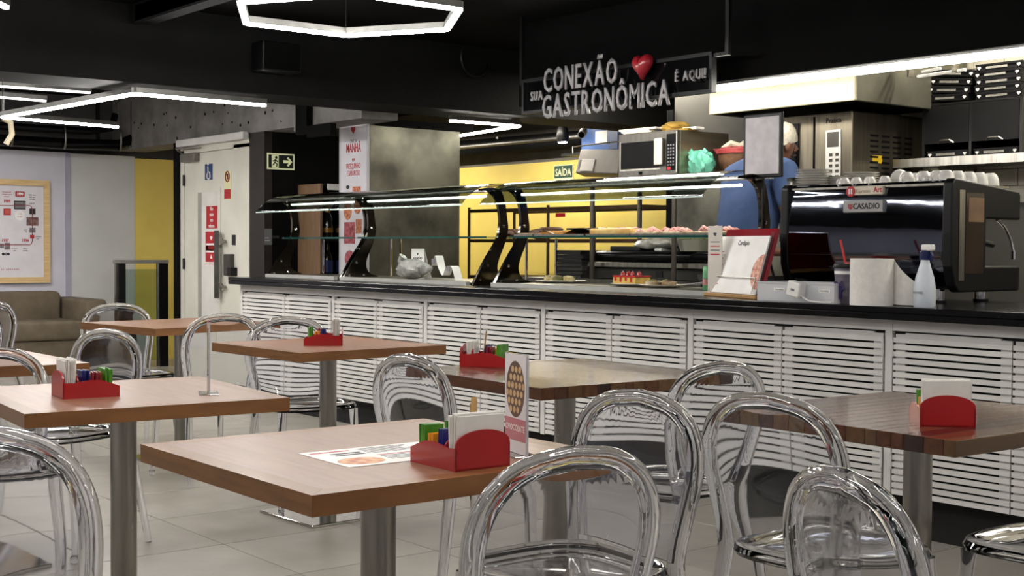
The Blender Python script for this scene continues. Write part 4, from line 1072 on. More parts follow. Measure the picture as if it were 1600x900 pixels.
MB().box(-0.06, 0.1, -0.052, -0.05, 0.06, 0.18).out('print', M_paper, t)
MB().box(0.12, 0.24, -0.056, -0.05, 0.01, 0.21).out('dark_side', M_signblue, t)
sb_ = thing('crate_shelf', 'narrow black wall shelf holding the blue crate', 'shelf', (q.x, 8.5, t.location.z - 0.001))
MB().box(-0.5, 0.5, -0.38, 0.0, -0.02, 0.0).out('board', M_blackpl, sb_); MB().prism([(-0.3, -0.02), (0, -0.02), (0, -0.05)], -0.3, -0.28, 'yz').out('bracket', M_blackpl, sb_)
for k, (ya, yb, r_, m) in enumerate(((230, 208, 0.035, M_alu), (238, 214, 0.05, M_black), (221, 203, 0.03, M_black))):
    p, q = onY(720, ya, 8.3), onY(965, yb, 8.3)
    o = thing('ceiling_pipe', ('grey conduit pipe above the yellow kitchen wall', 'thick black pipe above the yellow kitchen wall', 'upper black pipe above the yellow kitchen wall')[k], 'pipe', p)
    MB().cyl((-2, 0.02*k, 0), (q.x - p.x, 0.02*k, q.z - p.z), r_, n=10).out('pipe', m, o, smooth=50)
    for f in (-1.0, 0.6): MB().box(f, f + 0.03, 0.0, 0.22, -0.01, 0.01).out('clamp', M_alu, o)
p, q = onY(722, 236, 8.42), onY(880, 224, 8.42)
tag(MB().tube(catmull([(p.x, 8.43, p.z), (p.x + 0.5, 8.43, p.z + 0.03), ((p.x+q.x)/2, 8.43, p.z - 0.02), (q.x - 0.2, 8.43, q.z - 0.02), (q.x, 8.43, q.z + 0.04)], 5), 0.02, 6).out('drooping_cable', M_black, None, smooth=50), 'drooping black cable on the grey wall above the yellow paint', 'cable')
# wire baking rack in front of the yellow wall
RY_ = 7.6
r0, r1 = onY(733, 360, RY_).x, onY(1000, 360, RY_).x
t = thing('wire_rack', 'brown wire bakery rack in front of the yellow wall', 'rack', (r0, RY_, 0.12))
M_wire = mat('rack_brown', '#4a3826', 0.45, 0.5, col2='#3d2e1f')
W_ = r1 - r0
tz = onY(850, 324, RY_).z - 0.12
for x in (0, W_*0.5, W_):
    for y in (0, 0.55): MB().cyl((x, y, 0), (x, y, tz + 0.02), 0.014, n=8).out('post', M_wire, t)
for zc in (tz, tz - 0.28, tz - 0.62, 0.2):
    sh_ = MB()
    for y in (0, 0.55): sh_.box(0, W_, y - 0.006, y + 0.006, zc - 0.03, zc)
    for k in range(121): x = W_*k/120; sh_.box(x - 0.0035, x + 0.0035, 0, 0.55, zc - 0.006, zc)
    for k in range(1, 6): sh_.box(0, W_, 0.09*k - 0.005, 0.09*k + 0.005, zc - 0.016, zc - 0.006)
    sh_.out('wire_shelf', M_wire, t)
for k, (x, zc, lab) in enumerate(((W_*0.32, tz - 0.28, 'dark loaf tray on the middle rack shelf'), (W_*0.14, tz - 0.28, 'dark crinkled bread on the middle rack shelf'))):
    lump('loaf', lab, 'bread', (r0 + x, RY_ + 0.28, 0.12 + zc - 0.0005), 0.16, 0.14, 0.10, mat('dark_crust', '#3a2415', 0.7, col2='#4d3220', scale=15), 20 + k, 0.12)
q0, q1, q2, q3 = rY(869, 333, 883, 339, RY_ - 0.01)
MB().box(q0 - r0, q1 - r0, -0.016, -0.008, q2 - 0.12, q3 - 0.12).out('red_tag', M_red, t)
# prep table with black stacked trays
WY = 6.0
w0, w1 = onY(868, 415, WY).x, onY(1108, 415, WY).x
wz = onY(960, 437, WY).z
t = thing('prep_table', 'steel preparation table behind the display', 'table', (w0 - 0.3, WY - 0.05, 0.12))
W_ = w1 - w0 + 0.28
MB().box(0, W_, 0, 0.7, wz - 0.16, wz - 0.1203).out('top', M_steel, t)
for x in (0.03, W_ - 0.07):
    for y in (0.03, 0.63): MB().box(x, x + 0.04, y, y + 0.04, 0, wz - 0.16).out('leg', M_steel, t)
M_tray = mat('black_tray', '#191919', 0.35, 0.2, col2='#202020')
zc = wz
for k in range(7):
    hq = (0.030, 0.026, 0.028, 0.024, 0.028, 0.026, 0.030)[k]
    o = thing('stacked_box', 'grey-black flat carton, %s of the stack beside the pizza oven' % ordinal(k, 7), 'carton', (w0, WY + (0.0, .006, -.004, .008, 0, .005, -.003)[k], zc + 0.0004), 0, 'flat cartons behind the display')
    MB().box(0, 0.26 + 0.01*(k % 3), 0, 0.3, 0, hq - 0.001).out('carton', mat('carton_grey', '#3a3938', 0.6, col2='#444342') if k < 4 else M_tray, o)
    MB().box(0.0, 0.27, -0.004, 0.0, hq - 0.012, hq - 0.002).out('lid', M_tray, o)
    zc += hq
pz = thing('conveyor_oven', 'long black conveyor pizza oven with a steel front ledge behind the display', 'oven', (w0 + 0.30, WY + 0.06, wz + 0.0004))
L_ = w1 - w0 - 0.34
MB().rbox(0, L_, 0.02, 0.35, 0.0, 0.08, 0.006, 1).out('lower_case', mat('oven_grey', '#4b4946', 0.4, 0.6, col2='#43413e'), pz)
MB().rbox(-0.02, L_, -0.02, 0.35, 0.08, 0.115, 0.004, 1).out('ledge', M_steel, pz)
MB().rbox(0.0, L_, 0.02, 0.35, 0.115, 0.19, 0.03, 3).out('hood', M_blackgl, pz, smooth=40)
MB().rbox(0.12, L_*0.5, 0.06, 0.32, 0.19, 0.22, 0.004, 1).out('top_box', M_tray, pz)
for x in (0.3, 0.6): MB().box(x, x + 0.06, 0.015, 0.02, 0.02, 0.06).out('label', M_ink, pz)
o = lump('wrapped_food', 'food wrapped in clear film on the pizza oven', 'food', (onY(1030, 390, 6.2).x, 6.2, wz + 0.1905), 0.16, 0.12, 0.09, mat('film_wrap', '#a8a8a0', 0.2, col2='#8c8c84', scale=18, bump=0.5, bscale=20), 31, 0.2)
MB().rbox(-0.1, 0.1, -0.08, 0.08, 0.0, 0.02, 0.004, 1).out('tray', M_paper, o)
o = thing('salad_tub', 'pale plastic tub of greens on the pizza oven', 'tub', (onY(1085, 390, 6.15).x, 6.15, wz + 0.1905))
MB().lathe([(0.09, 0), (0.11, 0.07), (0.113, 0.075), (0.105, 0.072), (0.085, 0.01)], 20).out('tub', mat('tub_plastic', '#a5a598', 0.3, col2='#9b9b8e'), o, smooth=40)
for k in range(7): MB().rbox(-0.03, 0.03, -0.02, 0.02, 0, 0.008, 0.003, 1, Matrix.Translation((0.055*math.cos(k), 0.055*math.sin(k*1.3), 0.07)) @ Matrix.Rotation(k, 4, 'Z') @ Matrix.Rotation(0.3, 4, 'X')).out('leaf', mat('leaf_green', '#4f6b35', 0.5, col2='#6b8747', scale=20), o)

# ------------------------------------------------------------------ worker seen from behind
def skin_mesh(name, chains, radii, m, parent, levels=2, root=0):
    vs, es, rs = [], [], []
    idx = {}
    for ch_ in chains:
        prev = None
        for nm in ch_:
            if nm not in idx:
                idx[nm] = len(vs); vs.append(radii[nm][0]); rs.append(radii[nm][1])
            if prev is not None: es.append((prev, idx[nm]))
            prev = idx[nm]
    me = bpy.data.meshes.new(name); me.from_pydata(vs, es, []); me.update()
    o = bpy.data.objects.new(name, me); COL.objects.link(o)
    o.modifiers.new('skin', 'SKIN'); 
    for k, r_ in enumerate(rs):
        sv = me.skin_vertices[0].data[k]; sv.radius = r_ if isinstance(r_, tuple) else (r_, r_); sv.use_root = (k == root)
    o.modifiers['skin'].use_smooth_shade = True
    sd = o.modifiers.new('sub', 'SUBSURF'); sd.levels = levels; sd.render_levels = levels
    bpy.context.view_layer.update()
    dg = bpy.context.evaluated_depsgraph_get()
    m2 = bpy.data.meshes.new_from_object(o.evaluated_get(dg))
    bpy.data.objects.remove(o)
    for p in m2.polygons: p.use_smooth = True
    m2.materials.clear()
    return obj(name, m2, m, parent)
wc = onY(1164, 300, 5.74)
t = thing('person', 'person in a blue shirt and white cap bending over work behind the counter', 'person', (wc.x, 5.74, 0.12), R(-12))
# local: faces +Y (away from the hall), z from the kitchen floor
J = {'pel': ((0, 0, 0.93), (0.17, 0.12)), 'wai': ((0, 0.0, 1.08), (0.165, 0.12)), 'che': ((0, 0.05, 1.28), (0.185, 0.125)), 'upc': ((0, 0.10, 1.47), (0.15, 0.10)),
     'nek': ((0, 0.16, 1.515), 0.062), 'hd0': ((0.01, 0.205, 1.585), 0.085), 'hd1': ((0.012, 0.235, 1.655), 0.098), 'hd2': ((0.012, 0.235, 1.715), 0.075)}
for s, c in ((-1, 'l'), (1, 'r')):
    J['sh' + c] = ((s*0.195, 0.11, 1.47), 0.072); J['el' + c] = ((s*0.265, 0.14, 1.15), 0.050); J['wr' + c] = ((s*0.19, 0.31, 1.05), 0.032); J['pa' + c] = ((s*0.165, 0.37, 1.035), (0.036, 0.020))
    J['hp' + c] = ((s*0.095, 0.0, 0.86), 0.10); J['kn' + c] = ((s*0.10, 0.02, 0.47), 0.062); J['an' + c] = ((s*0.10, -0.01, 0.08), 0.042); J['to' + c] = ((s*0.11, 0.16, 0.035), 0.034)
    for f in range(4):
        J['f%d%s' % (f, c)] = ((s*(0.185 - 0.018*f), 0.435 + 0.008*(f in (1, 2)), 1.02), 0.0095); J['g%d%s' % (f, c)] = ((s*(0.183 - 0.018*f), 0.462 + 0.01*(f in (1, 2)), 0.995), 0.008)
    J['t0' + c] = ((s*0.125, 0.375, 1.035), 0.011); J['t1' + c] = ((s*0.108, 0.41, 1.02), 0.009)
chains = [['pel', 'wai', 'che', 'upc', 'nek', 'hd0', 'hd1', 'hd2']]
for c in 'lr':
    chains += [['upc', 'sh' + c, 'el' + c, 'wr' + c, 'pa' + c], ['pel', 'hp' + c, 'kn' + c, 'an' + c, 'to' + c]]
    chains += [['pa' + c, 'f%d%s' % (f, c), 'g%d%s' % (f, c)] for f in range(4)] + [['pa' + c, 't0' + c, 't1' + c]]
M_skin = mat('skin_brown', '#6b4634', 0.5, col2='#74503c', scale=12)
skin_mesh('body', chains, J, M_skin, t)
for s in (-1, 1):
    MB().lathe([(0.0, -0.012), (0.018, -0.008), (0.022, 0.0), (0.014, 0.01), (0, 0.012)], 10, M=Matrix.Translation((0.012 + s*0.098, 0.215, 1.635)) @ Matrix.Rotation(R(90), 4, 'Y') @ Matrix.Scale(1.5, 4, (1, 0, 0))).out('ear', M_skin, t, smooth=60)
MB().tube([(0.012, 0.325, 1.655), (0.012, 0.35, 1.63), (0.012, 0.33, 1.615)], [0.010, 0.017, 0.012], 8).out('nose', M_skin, t, smooth=60)
for s in (-1, 1): MB().lathe([(0.0, -0.010), (0.010, 0), (0, 0.010)], 8, (0.012 + s*0.035, 0.322, 1.665)).out('eye', M_ink, t, smooth=60)
MB().tube([(-0.015, 0.325, 1.592), (0.012, 0.331, 1.590), (0.039, 0.325, 1.592)], 0.005, 6).out('mouth', mat('lip', '#5a332b', 0.5, col2='#613930'), t)
M_shirt = mat('blue_shirt', '#3b5078', 0.9, col2='#33466a', scale=7, bump=0.35, bscale=9)
S = {k: J[k] for k in ('pel', 'wai', 'che', 'upc')}
S = {'pel': ((0, -0.01, 0.86), (0.215, 0.155)), 'wai': ((0, -0.02, 1.06), (0.215, 0.155)), 'che': ((0, 0.04, 1.28), (0.222, 0.155)), 'upc': ((0, 0.095, 1.49), (0.17, 0.118)), 'nek': ((0, 0.15, 1.55), 0.075)}
for s, c in ((-1, 'l'), (1, 'r')):
    S['sh' + c] = ((s*0.205, 0.11, 1.48), 0.095); S['sl' + c] = ((s*0.262, 0.135, 1.27), 0.080)
skin_mesh('shirt', [['pel', 'wai', 'che', 'upc', 'nek'], ['upc', 'shl', 'sll'], ['upc', 'shr', 'slr']], S, M_shirt, t)
P_ = {'pel': ((0, 0, 0.90), (0.18, 0.135))}
for s, c in ((-1, 'l'), (1, 'r')):
    P_['hp' + c] = ((s*0.098, 0.0, 0.82), 0.115); P_['kn' + c] = ((s*0.10, 0.02, 0.47), 0.082); P_['an' + c] = ((s*0.10, -0.01, 0.11), 0.07)
skin_mesh('trousers', [['pel', 'hpl', 'knl', 'anl'], ['pel', 'hpr', 'knr', 'anr']], P_, mat('dark_trousers', '#1d1f26', 0.8, col2='#242730'), t)
for s in (-1, 1): MB().rbox(s*0.11 - 0.05, s*0.11 + 0.05, -0.08, 0.21, 0.0, 0.075, 0.03, 3).out('shoe', M_blackpl, t, smooth=50)
MB().lathe([(0.108, -0.005), (0.112, 0.02), (0.110, 0.06), (0.095, 0.095), (0.06, 0.115), (0, 0.122)], 20, M=Matrix.Translation((0.012, 0.225, 1.655)) @ Matrix.Rotation(R(14), 4, 'X')).out('cap', mat('cap_white', '#cfc8b8', 0.8, col2='#b9b2a2', scale=40, bump=0.3, bscale=60), t, smooth=50)
# ------------------------------------------------------------------ glass display on the counter
M_post = mat('display_post', '#6b665f', 0.12, 1.0, col2='#57524c', scale=3, rvar=0.05)
def post_poly():
    """side outline of a swan-neck post in (y, z) from the counter top, y=0 at the front of the foot"""
    front = catmull([(0.0, 0.0, 0), (0.06, 0.10, 0), (0.11, 0.175, 0), (0.185, 0.28, 0), (0.206, 0.36, 0), (0.204, 0.44, 0), (0.180, 0.52, 0), (0.12, 0.568, 0), (0.05, 0.572, 0)], 4)
    back = catmull([(0.06, 0.584, 0), (0.14, 0.596, 0), (0.215, 0.575, 0), (0.248, 0.50, 0), (0.262, 0.42, 0), (0.272, 0.34, 0), (0.245, 0.25, 0), (0.205, 0.165, 0), (0.19, 0.10, 0), (0.22, 0.045, 0), (0.29, 0.022, 0), (0.30, 0.0, 0)], 4)
    return [(p.x, p.y) for p in front + back]
PP = post_poly()
DYF = 4.85
posts = [(-9.007, 'A'), (-7.948, 'B'), (-6.442, 'C'), (-6.236, 'D'), (-4.33, 'E')]
def display_case(x0, x1, label, lx0=0.0, lx1=0.0):
    t = thing('display_case', label, 'display case', (x0, DYF, CT))
    W_ = x1 - x0
    ring = []
    for x in (0.0, W_):
        o = MB().prism(PP, x - 0.011, x + 0.011, 'yz').out('post', M_post, t, smooth=25)
        for (y, z) in ((0.05, 0.03), (0.17, 0.035), (0.11, 0.12), (0.235, 0.36), (0.16, 0.572)):
            MB().lathe([(0.009, 0), (0.009, 0.004), (0, 0.006)], 10, M=Matrix.Translation((x + 0.011, y, z)) @ Matrix.Rotation(R(90), 4, 'Y')).out('bolt', M_chrome, o)
    # canopy: glass sheet from the back edge down to the front lip
    c0 = [(0.34, 0.614), (0.24, 0.616), (0.15, 0.612), (0.06, 0.592), (-0.02, 0.55), (-0.09, 0.485)]
    cs = [(p.x, p.y) for p in catmull([(a, b, 0) for a, b in c0], 5)]
    def can(off):
        return lambda u, v: (-0.012 + lx0 + u*(W_ + 0.024 + lx1 - lx0), cs[min(int(v*(len(cs)-1) + 0.5), len(cs)-1)][0], cs[min(int(v*(len(cs)-1) + 0.5), len(cs)-1)][1] + off)
    MB().slab(can(0.0), can(0.006), 4, len(cs) - 1).out('canopy_glass', mat_canopy, t, smooth=60)
    MB().box(-0.012 + lx0, W_ + 0.012 + lx1, -0.092, -0.088, 0.479, 0.486).out('glass_lip', M_glassedge2, t)
    MB().box(0.02, W_ - 0.02, 0.06, 0.33, 0.580, 0.584).out('canopy_reflection', mat('grille_reflection', '#b9b7b2', 0.5, 0.0, col2='#55534f', scale=70, lo=0.48, hi=0.52, detail=0), t)  # added speckled grey sheet imitating a grille reflected in the canopy glass
    MB().rbox(0.05, W_ - 0.10, 0.17, 0.19, 0.540, 0.552, 0.003, 1).out('lamp_tube', LED_C, t)
    MB().box(0.012, W_ - 0.012, 0.12, 0.50, 0.288, 0.296).out('glass_shelf', M_glass, t)
    MB().box(0.012, W_ - 0.012, 0.117, 0.1199, 0.286, 0.298).out('shelf_edge', M_glass_edge, t)
    for x in (0.03, W_ - 0.05): MB().cyl((x + 0.01, 0.46, 0.02), (x + 0.01, 0.46, 0.286), 0.008, n=8).out('shelf_stay', M_chrome, t)
    MB().box(0.02, W_ - 0.02, 0.0, 0.52, 0.0, 0.018).out('well_tray', M_steel, t)
    MB().box(0.02, W_ - 0.02, -0.03, 0.0, 0.0, 0.022).out('front_ledge', mat('ledge_pale', '#b4b4ae', 0.3, 0.3, col2='#a9a9a3'), t)
    return t
mat_canopy = thin_glass('canopy_glass', '#c3cac6', 0.2, 0.05)
M_glassedge2 = mat('bright_glass_edge', '#cfe0da', 0.2, col2='#c2d6cf')
LED_C = lamp_mat('led_case', (1, 0.97, 0.9, 1), 22.0)
display_case(-9.007, -7.975, 'end glass display with swan-neck chrome posts beside the exit sign wall')
display_case(-7.935, -6.442, 'middle glass display holding only a bag and a tent card')
display_case(-6.236, -4.36, 'long glass display filled with pizza, ham and cakes', 0, -0.12)
o = thing('black_tag', 'small black price tag clipped to the end chrome post', 'tag', (-9.0, 4.838, CT + 0.24))
MB().box(-0.012, 0.10, -0.012, -0.006, 0.0, 0.12).out('card', M_ink, o); MB().box(0.0, 0.08, -0.014, -0.012, 0.03, 0.035).box(0.0, 0.06, -0.014, -0.012, 0.05, 0.055).out('print', M_greyink, o)
MB().box(-0.012, 0.012, -0.006, 0.10, 0.05, 0.07).out('clip', M_blackpl, o)

# ------------------------------------------------------------------ food and bits in the display
DZ = CT + 0.0184
SZ = CT + 0.2964
def on_deck(px, py, z): return onZ(px, py, z)
q = onY(645, 432, 5.08)
o = thing('tent_card', 'white tent card with a heart among the bag and receipt', 'card', (q.x, 5.12, DZ))
MB().box(-0.075, 0.075, 0, 0.003, 0.0, 0.20).out('front', M_paper, o); MB().prism([(0.003, 0.2), (0.0, 0.2), (0.06, 0.0), (0.063, 0.0)], -0.075, 0.075, 'yz').out('back', M_paper, o)
MB().prism([(u, v + 0.165) for u, v in heart_poly(0.018)], -0.0015, 0.0, 'xz').out('heart', M_ink, o); text('lettering', 'ATENÇÃO', 0.022, M_ink, o, (0, -0.001, 0.135))
for k in range(3): MB().box(-0.055, 0.055 - 0.015*k, -0.001, 0.0, 0.105 - 0.018*k, 0.109 - 0.018*k).out('print_line', M_greyink, o)
M_film = mat('clear_film', '#9b9b96', 0.15, col2='#7d7d78', scale=16, bump=0.8, bscale=26)
o = lump('plastic_bag', 'crumpled clear plastic bag in the middle display', 'bag', (onY(650, 430, 5.0).x, 4.97, DZ), 0.17, 0.07, 0.13, M_film, 44, 0.3)
MB().tube([(-0.1, 0, 0.08), (-0.14, 0.0, 0.12), (-0.12, 0.01, 0.15)], [0.03, 0.02, 0.03], 8).out('loose_end', M_film, o, smooth=50)
q = onY(690, 420, 5.0)
o = thing('receipt_strip', 'curled white printed paper strip beside the plastic bag', 'paper strip', (q.x, 5.02, DZ))
def strip_fn(off):
    path = catmull([(-0.10, 0, 0.09), (-0.06, 0, 0.155), (-0.03, 0.01, 0.09), (0.02, 0.0, 0.03), (0.06, 0, 0.08), (0.12, -0.01, 0.085), (0.16, 0, 0.002)], 4)
    return lambda u, v: (path[min(int(u*(len(path)-1) + 0.5), len(path)-1)].x, (v - 0.5)*0.06 + off, path[min(int(u*(len(path)-1) + 0.5), len(path)-1)].z + off)
MB().slab(strip_fn(0), strip_fn(0.001), 24, 2).out('paper', M_paper, o)
for k, (x, z) in enumerate(((-0.075, 0.125), (0.09, 0.079))): MB().box(x - 0.015, x + 0.015, -0.036, -0.0325, z - 0.02, z + 0.012).out('print', M_greyink, o)
def plate_of(px, py, r, lab, build, oval=1.0):
    c = onZ(px, py, DZ + 0.004)
    o = thing('plate', lab, 'plate', (c.x, min(c.y, 5.26), DZ))
    MB().lathe([(r*0.6, 0), (r*0.7, 0.002), (r, 0.014), (r*1.0, 0.017), (r*0.66, 0.006), (0, 0.005)], 26).out('dish', mat('dish_white', '#dedad0', 0.25, col2='#d6d2c8'), o, smooth=40)
    build(o); return o
M_roll = mat('pastry_cream', '#d9cb9b', 0.7, col2='#a8925b', scale=25, detail=5)
M_olive = mat('pastry_olive', '#8b8450', 0.7, col2='#5e5a34', scale=28)
def rolls(o):
    for k in range(7):
        a = k*0.9; x = -0.11 + 0.037*k
        MB().lathe([(0.0, 0.012), (0.03, 0.012), (0.034, 0.03), (0.026, 0.045), (0, 0.05)], 12, (x, 0.03*math.sin(a*2), -0.004)).out('roll', (M_roll, M_olive)[k % 2], o, smooth=40)
plate_of(876, 441, 0.155, 'white plate of cream and olive pastry rolls', rolls)
M_cake = mat('sponge', '#d6b765', 0.75, col2='#c39c48', scale=25); M_glaze = mat('strawberry_glaze', '#9c1c20', 0.15, col2='#b52a2a', scale=20, coat=0.5)
def cake(o):
    MB().rbox(-0.09, 0.09, -0.06, 0.06, 0.008, 0.05, 0.006, 2).out('cake', M_cake, o)
    MB().rbox(-0.092, 0.092, -0.062, 0.062, 0.05, 0.060, 0.004, 2).out('glaze', M_glaze, o)
    for k in range(6): MB().lathe([(0, 0), (0.014, 0.003), (0.012, 0.015), (0, 0.028)], 9, (-0.07 + 0.028*k, 0.02*math.sin(2*k), 0.058)).out('strawberry', M_glaze, o, smooth=50)
    for k in range(4): MB().box(-0.075 + 0.042*k, -0.06 + 0.042*k, -0.063, -0.0615, 0.03 - 0.006*(k % 2), 0.05).out('drip', M_glaze, o)
plate_of(987, 446, 0.12, 'white plate with a red-glazed strawberry cake slice', cake)
M_dough = mat('dough_pale', '#d2c6a8', 0.6, col2='#8d6f4a', scale=22, detail=5)
def tartlets(o):
    for k, (x, y) in enumerate(((-0.07, 0.0), (0.0, 0.03), (0.06, -0.01), (-0.02, -0.05))):
        MB().lathe([(0, 0.008), (0.035, 0.008), (0.045, 0.03), (0.036, 0.034), (0.0, 0.026)], 14, (x, y, 0)).out('tartlet', M_dough, o, smooth=40)
        MB().lathe([(0, 0.026), (0.03, 0.03), (0.02, 0.04), (0, 0.044)], 10, (x, y, 0)).out('topping', M_olive if k % 2 else mat('cocoa', '#54392a', 0.6, col2='#684835', scale=30), o, smooth=40)
plate_of(1035, 448, 0.125, 'white plate of small nut tartlets', tartlets)
o = thing('cake_tongs', 'steel cake tongs lying beside the tartlets', 'tongs', onZ(1085, 447, DZ))
MB().tube([(-0.1, 0, 0.006), (0.08, 0.05, 0.03), (0.1, 0.055, 0.025)], 0.006, 6).out('arm', M_chrome, o); MB().tube([(-0.1, 0.02, 0.006), (0.09, 0.065, 0.02), (0.1, 0.055, 0.025)], 0.006, 6).out('arm', M_chrome, o)
# upper shelf
def tray(px0, px1, lab, build, m=None, y0=4.985, dep=0.26, h=0.012):
    xa, xb = onY(px0, 368, y0).x, onY(px1, 368, y0).x
    o = thing('food_tray', lab, 'tray', ((xa+xb)/2, y0, SZ), 0, 'trays on the glass shelf')
    W_ = (xb - xa)/2
    MB().box(-W_, W_, 0, dep, 0, 0.003).box(-W_, W_, 0, 0.003, 0.003, h).box(-W_, W_, dep - 0.003, dep, 0.003, h).box(-W_, -W_ + 0.003, 0.003, dep - 0.003, 0.003, h).box(W_ - 0.003, W_, 0.003, dep - 0.003, 0.003, h).out('pan', m or M_steel, o)
    build(o, W_, dep); return o
M_ham = mat('ham', '#d7a59c', 0.5, col2='#b87570', scale=22, detail=5)
M_cheese = mat('cheese_dough', '#d9bd7a', 0.65, col2='#c79a52', scale=16, detail=5)
def ham(o, W_, d):
    MB().rbox(-W_ + 0.01, W_ - 0.01, 0.012, d - 0.012, 0.003, 0.022, 0.008, 2).out('dough_base', M_dough, o, smooth=40)
    rnd = random.Random(5)
    for k in range(34):
        x = rnd.uniform(-W_ + 0.03, W_ - 0.04); y = rnd.uniform(0.03, d - 0.03); hgt = 0.006 + 0.016*rnd.random()
        MB().tube([(x - 0.03, y, 0.02), (x - 0.01, y + 0.01, 0.02 + hgt), (x + 0.015, y - 0.01, 0.018 + hgt*0.8), (x + 0.035, y, 0.02)], [0.012, 0.014, 0.013, 0.008], 6).out('ham_fold', M_ham, o, smooth=50)
def flat(o, W_, d):
    MB().rbox(-W_ + 0.012, W_ - 0.012, 0.012, d - 0.012, 0.003, 0.042, 0.012, 3).out('focaccia', M_cheese, o, smooth=40)
    rnd = random.Random(8)
    for k in range(16): MB().lathe([(0, 0), (0.02, 0.003), (0.012, 0.01), (0, 0.011)], 8, (rnd.uniform(-W_ + 0.03, W_ - 0.03), rnd.uniform(0.03, d - 0.03), 0.039)).out('topping', (M_roll, M_ham)[k % 2], o, smooth=50)
def foil(o, W_, d):
    MB().rbox(-W_ + 0.02, W_*0.2, 0.03, d - 0.03, 0.003, 0.032, 0.006, 2).out('filling', mat('pumpkin', '#c58a2c', 0.6, col2='#a8702a', scale=25), o)
    MB().grid(lambda u, v: (-W_ + 2*W_*u, v*d, 0.016 + 0.04*abs(u - 0.45) + 0.012*math.sin(9*u + 5*v) * math.cos(7*v)), 12, 8).out('foil_cover', mat('foil', '#b9b9b9', 0.25, 1.0, col2='#9a9a9a', scale=20, bump=0.6, bscale=25), o)
tray(985, 1119, 'steel tray of folded ham on dough, end of the glass shelf', ham)
tray(915, 983, 'steel tray of golden focaccia on the glass shelf', flat)
tray(834, 912, 'foil-covered tray with orange filling on the glass shelf', foil, MATS.get('foil'))
tray(803, 832, 'small steel tray of dark crumbs by the chrome post', lambda o, W_, d: MB().rbox(-W_ + 0.01, W_ - 0.01, 0.02, d - 0.02, 0.003, 0.02, 0.006, 2).out('crumbs', mat('crumb', '#6b5a45', 0.8, col2='#8e7d62', scale=60), o))
for k, (px, lab) in enumerate(((862, 'round dark brown cake on the back of the glass shelf'), (905, 'stack of dark flat breads at the back of the glass shelf'))):
    c = onY(px, 352, 5.34)
    o = thing('dark_cake', lab, 'cake', (c.x, 5.335, SZ))
    if k == 0: MB().lathe([(0.0, 0), (0.072, 0.004), (0.078, 0.02), (0.076, 0.05), (0.06, 0.06), (0, 0.062)], 20).out('cake', mat('choc_cake', '#4b2f22', 0.7, col2='#5d3c2c', scale=25), o, smooth=40)
    else:
        for j in range(4): MB().rbox(-0.12 + 0.02*j, 0.1, -0.05, 0.05, 0.014*j, 0.014*j + 0.011, 0.004, 1).out('slice', mat('dark_bread', '#2b2520', 0.7, col2='#3b332b', scale=20), o)
    MB().lathe([(0.0, -0.0003), (0.075, -0.0002), (0.08, 0.004), (0, 0.003)], 20).out('board', M_steel, o)

# ------------------------------------------------------------------ coffee machine
MYF = 4.93
m0, m1 = onY(1228, 360, MYF).x, onY(1476, 360, MYF).x
mt = onY(1350, 283, MYF).z
t = thing('coffee_machine', 'large black and mirror steel espresso machine standing on the counter', 'coffee machine', (m0, MYF, CT))
W_, H_, D_ = m1 - m0, mt - CT, 0.53
side = [(0.03, 0.075), (0.0, 0.16), (-0.005, 0.3), (0.0, H_ - 0.02), (0.02, H_), (D_ - 0.01, H_ - 0.045), (D_, H_ - 0.06), (D_, H_ - 0.17), (D_ - 0.27, H_ - 0.17), (D_ - 0.27, 0.16), (D_, 0.16), (D_, 0.05), (0.06, 0.05)]
for x0, x1 in ((-0.035, 0.012), (W_ - 0.012, W_ + 0.035)):
    sp = MB().prism(side, x0, x1, 'yz').out('side_panel', M_blackpl, t)
    md = sp.modifiers.new('bevel', 'BEVEL'); md.width = 0.012; md.segments = 3; md.limit_method = 'ANGLE'
fp = [(p.x, p.y) for p in catmull([(0.06, 0.075, 0), (0.03, 0.10, 0), (0.010, 0.16, 0), (0.002, 0.26, 0), (0.006, 0.36, 0), (0.020, H_ - 0.06, 0), (0.036, H_ - 0.008, 0)], 6)]
M_mirr2 = mat('dark_mirror', '#71757f', 0.05, 1.0, col2='#646872', scale=2.5, rvar=0.03, bump=0.22, bscale=2.2)
MB().prism(fp + [(0.07, H_ - 0.008), (0.08, 0.075)], 0.013, W_ - 0.013, 'yz').out('front_panel', M_mirr2, t, smooth=30)
MB().box(0.013, W_ - 0.013, 0.004, 0.0075, 0.205, 0.208).out('panel_seam', M_blackpl, t)
MB().box(0.012, W_ - 0.012, 0.09, D_ - 0.28, 0.06, H_ - 0.03).out('body', M_blackpl, t)
MB().box(0.012, W_ - 0.012, 0.02, D_ - 0.02, H_ - 0.03, H_ - 0.02).out('cup_tray', M_steel, t)
MB().box(-0.0, W_, D_ - 0.2, D_, 0.06, 0.15).out('drip_base', M_blackpl, t); MB().box(0.0, W_, D_ - 0.19, D_ - 0.005, 0.15, 0.158).out('drip_grate', M_steel, t)
MB().box(W_ + 0.0345, W_ + 0.0365, 0.10, 0.235, 0.13, H_ - 0.06).out('side_window', mat('brown_reflect_glass', '#2b2119', 0.08, col2='#35291f'), t)  # brownish reflection put into the window colour
MB().box(W_ + 0.0345, W_ + 0.038, 0.05, 0.09, 0.10, H_ - 0.05).out('side_trim', M_steel, t)
MB().box(W_ + 0.0365, W_ + 0.0375, 0.12, 0.235, 0.35, H_ - 0.08).out('side_reflection', mat('reflection_brown', '#6a523f', 0.4, col2='#7b6049'), t)  # lighter brown patch: more of the reflection painted on the side window
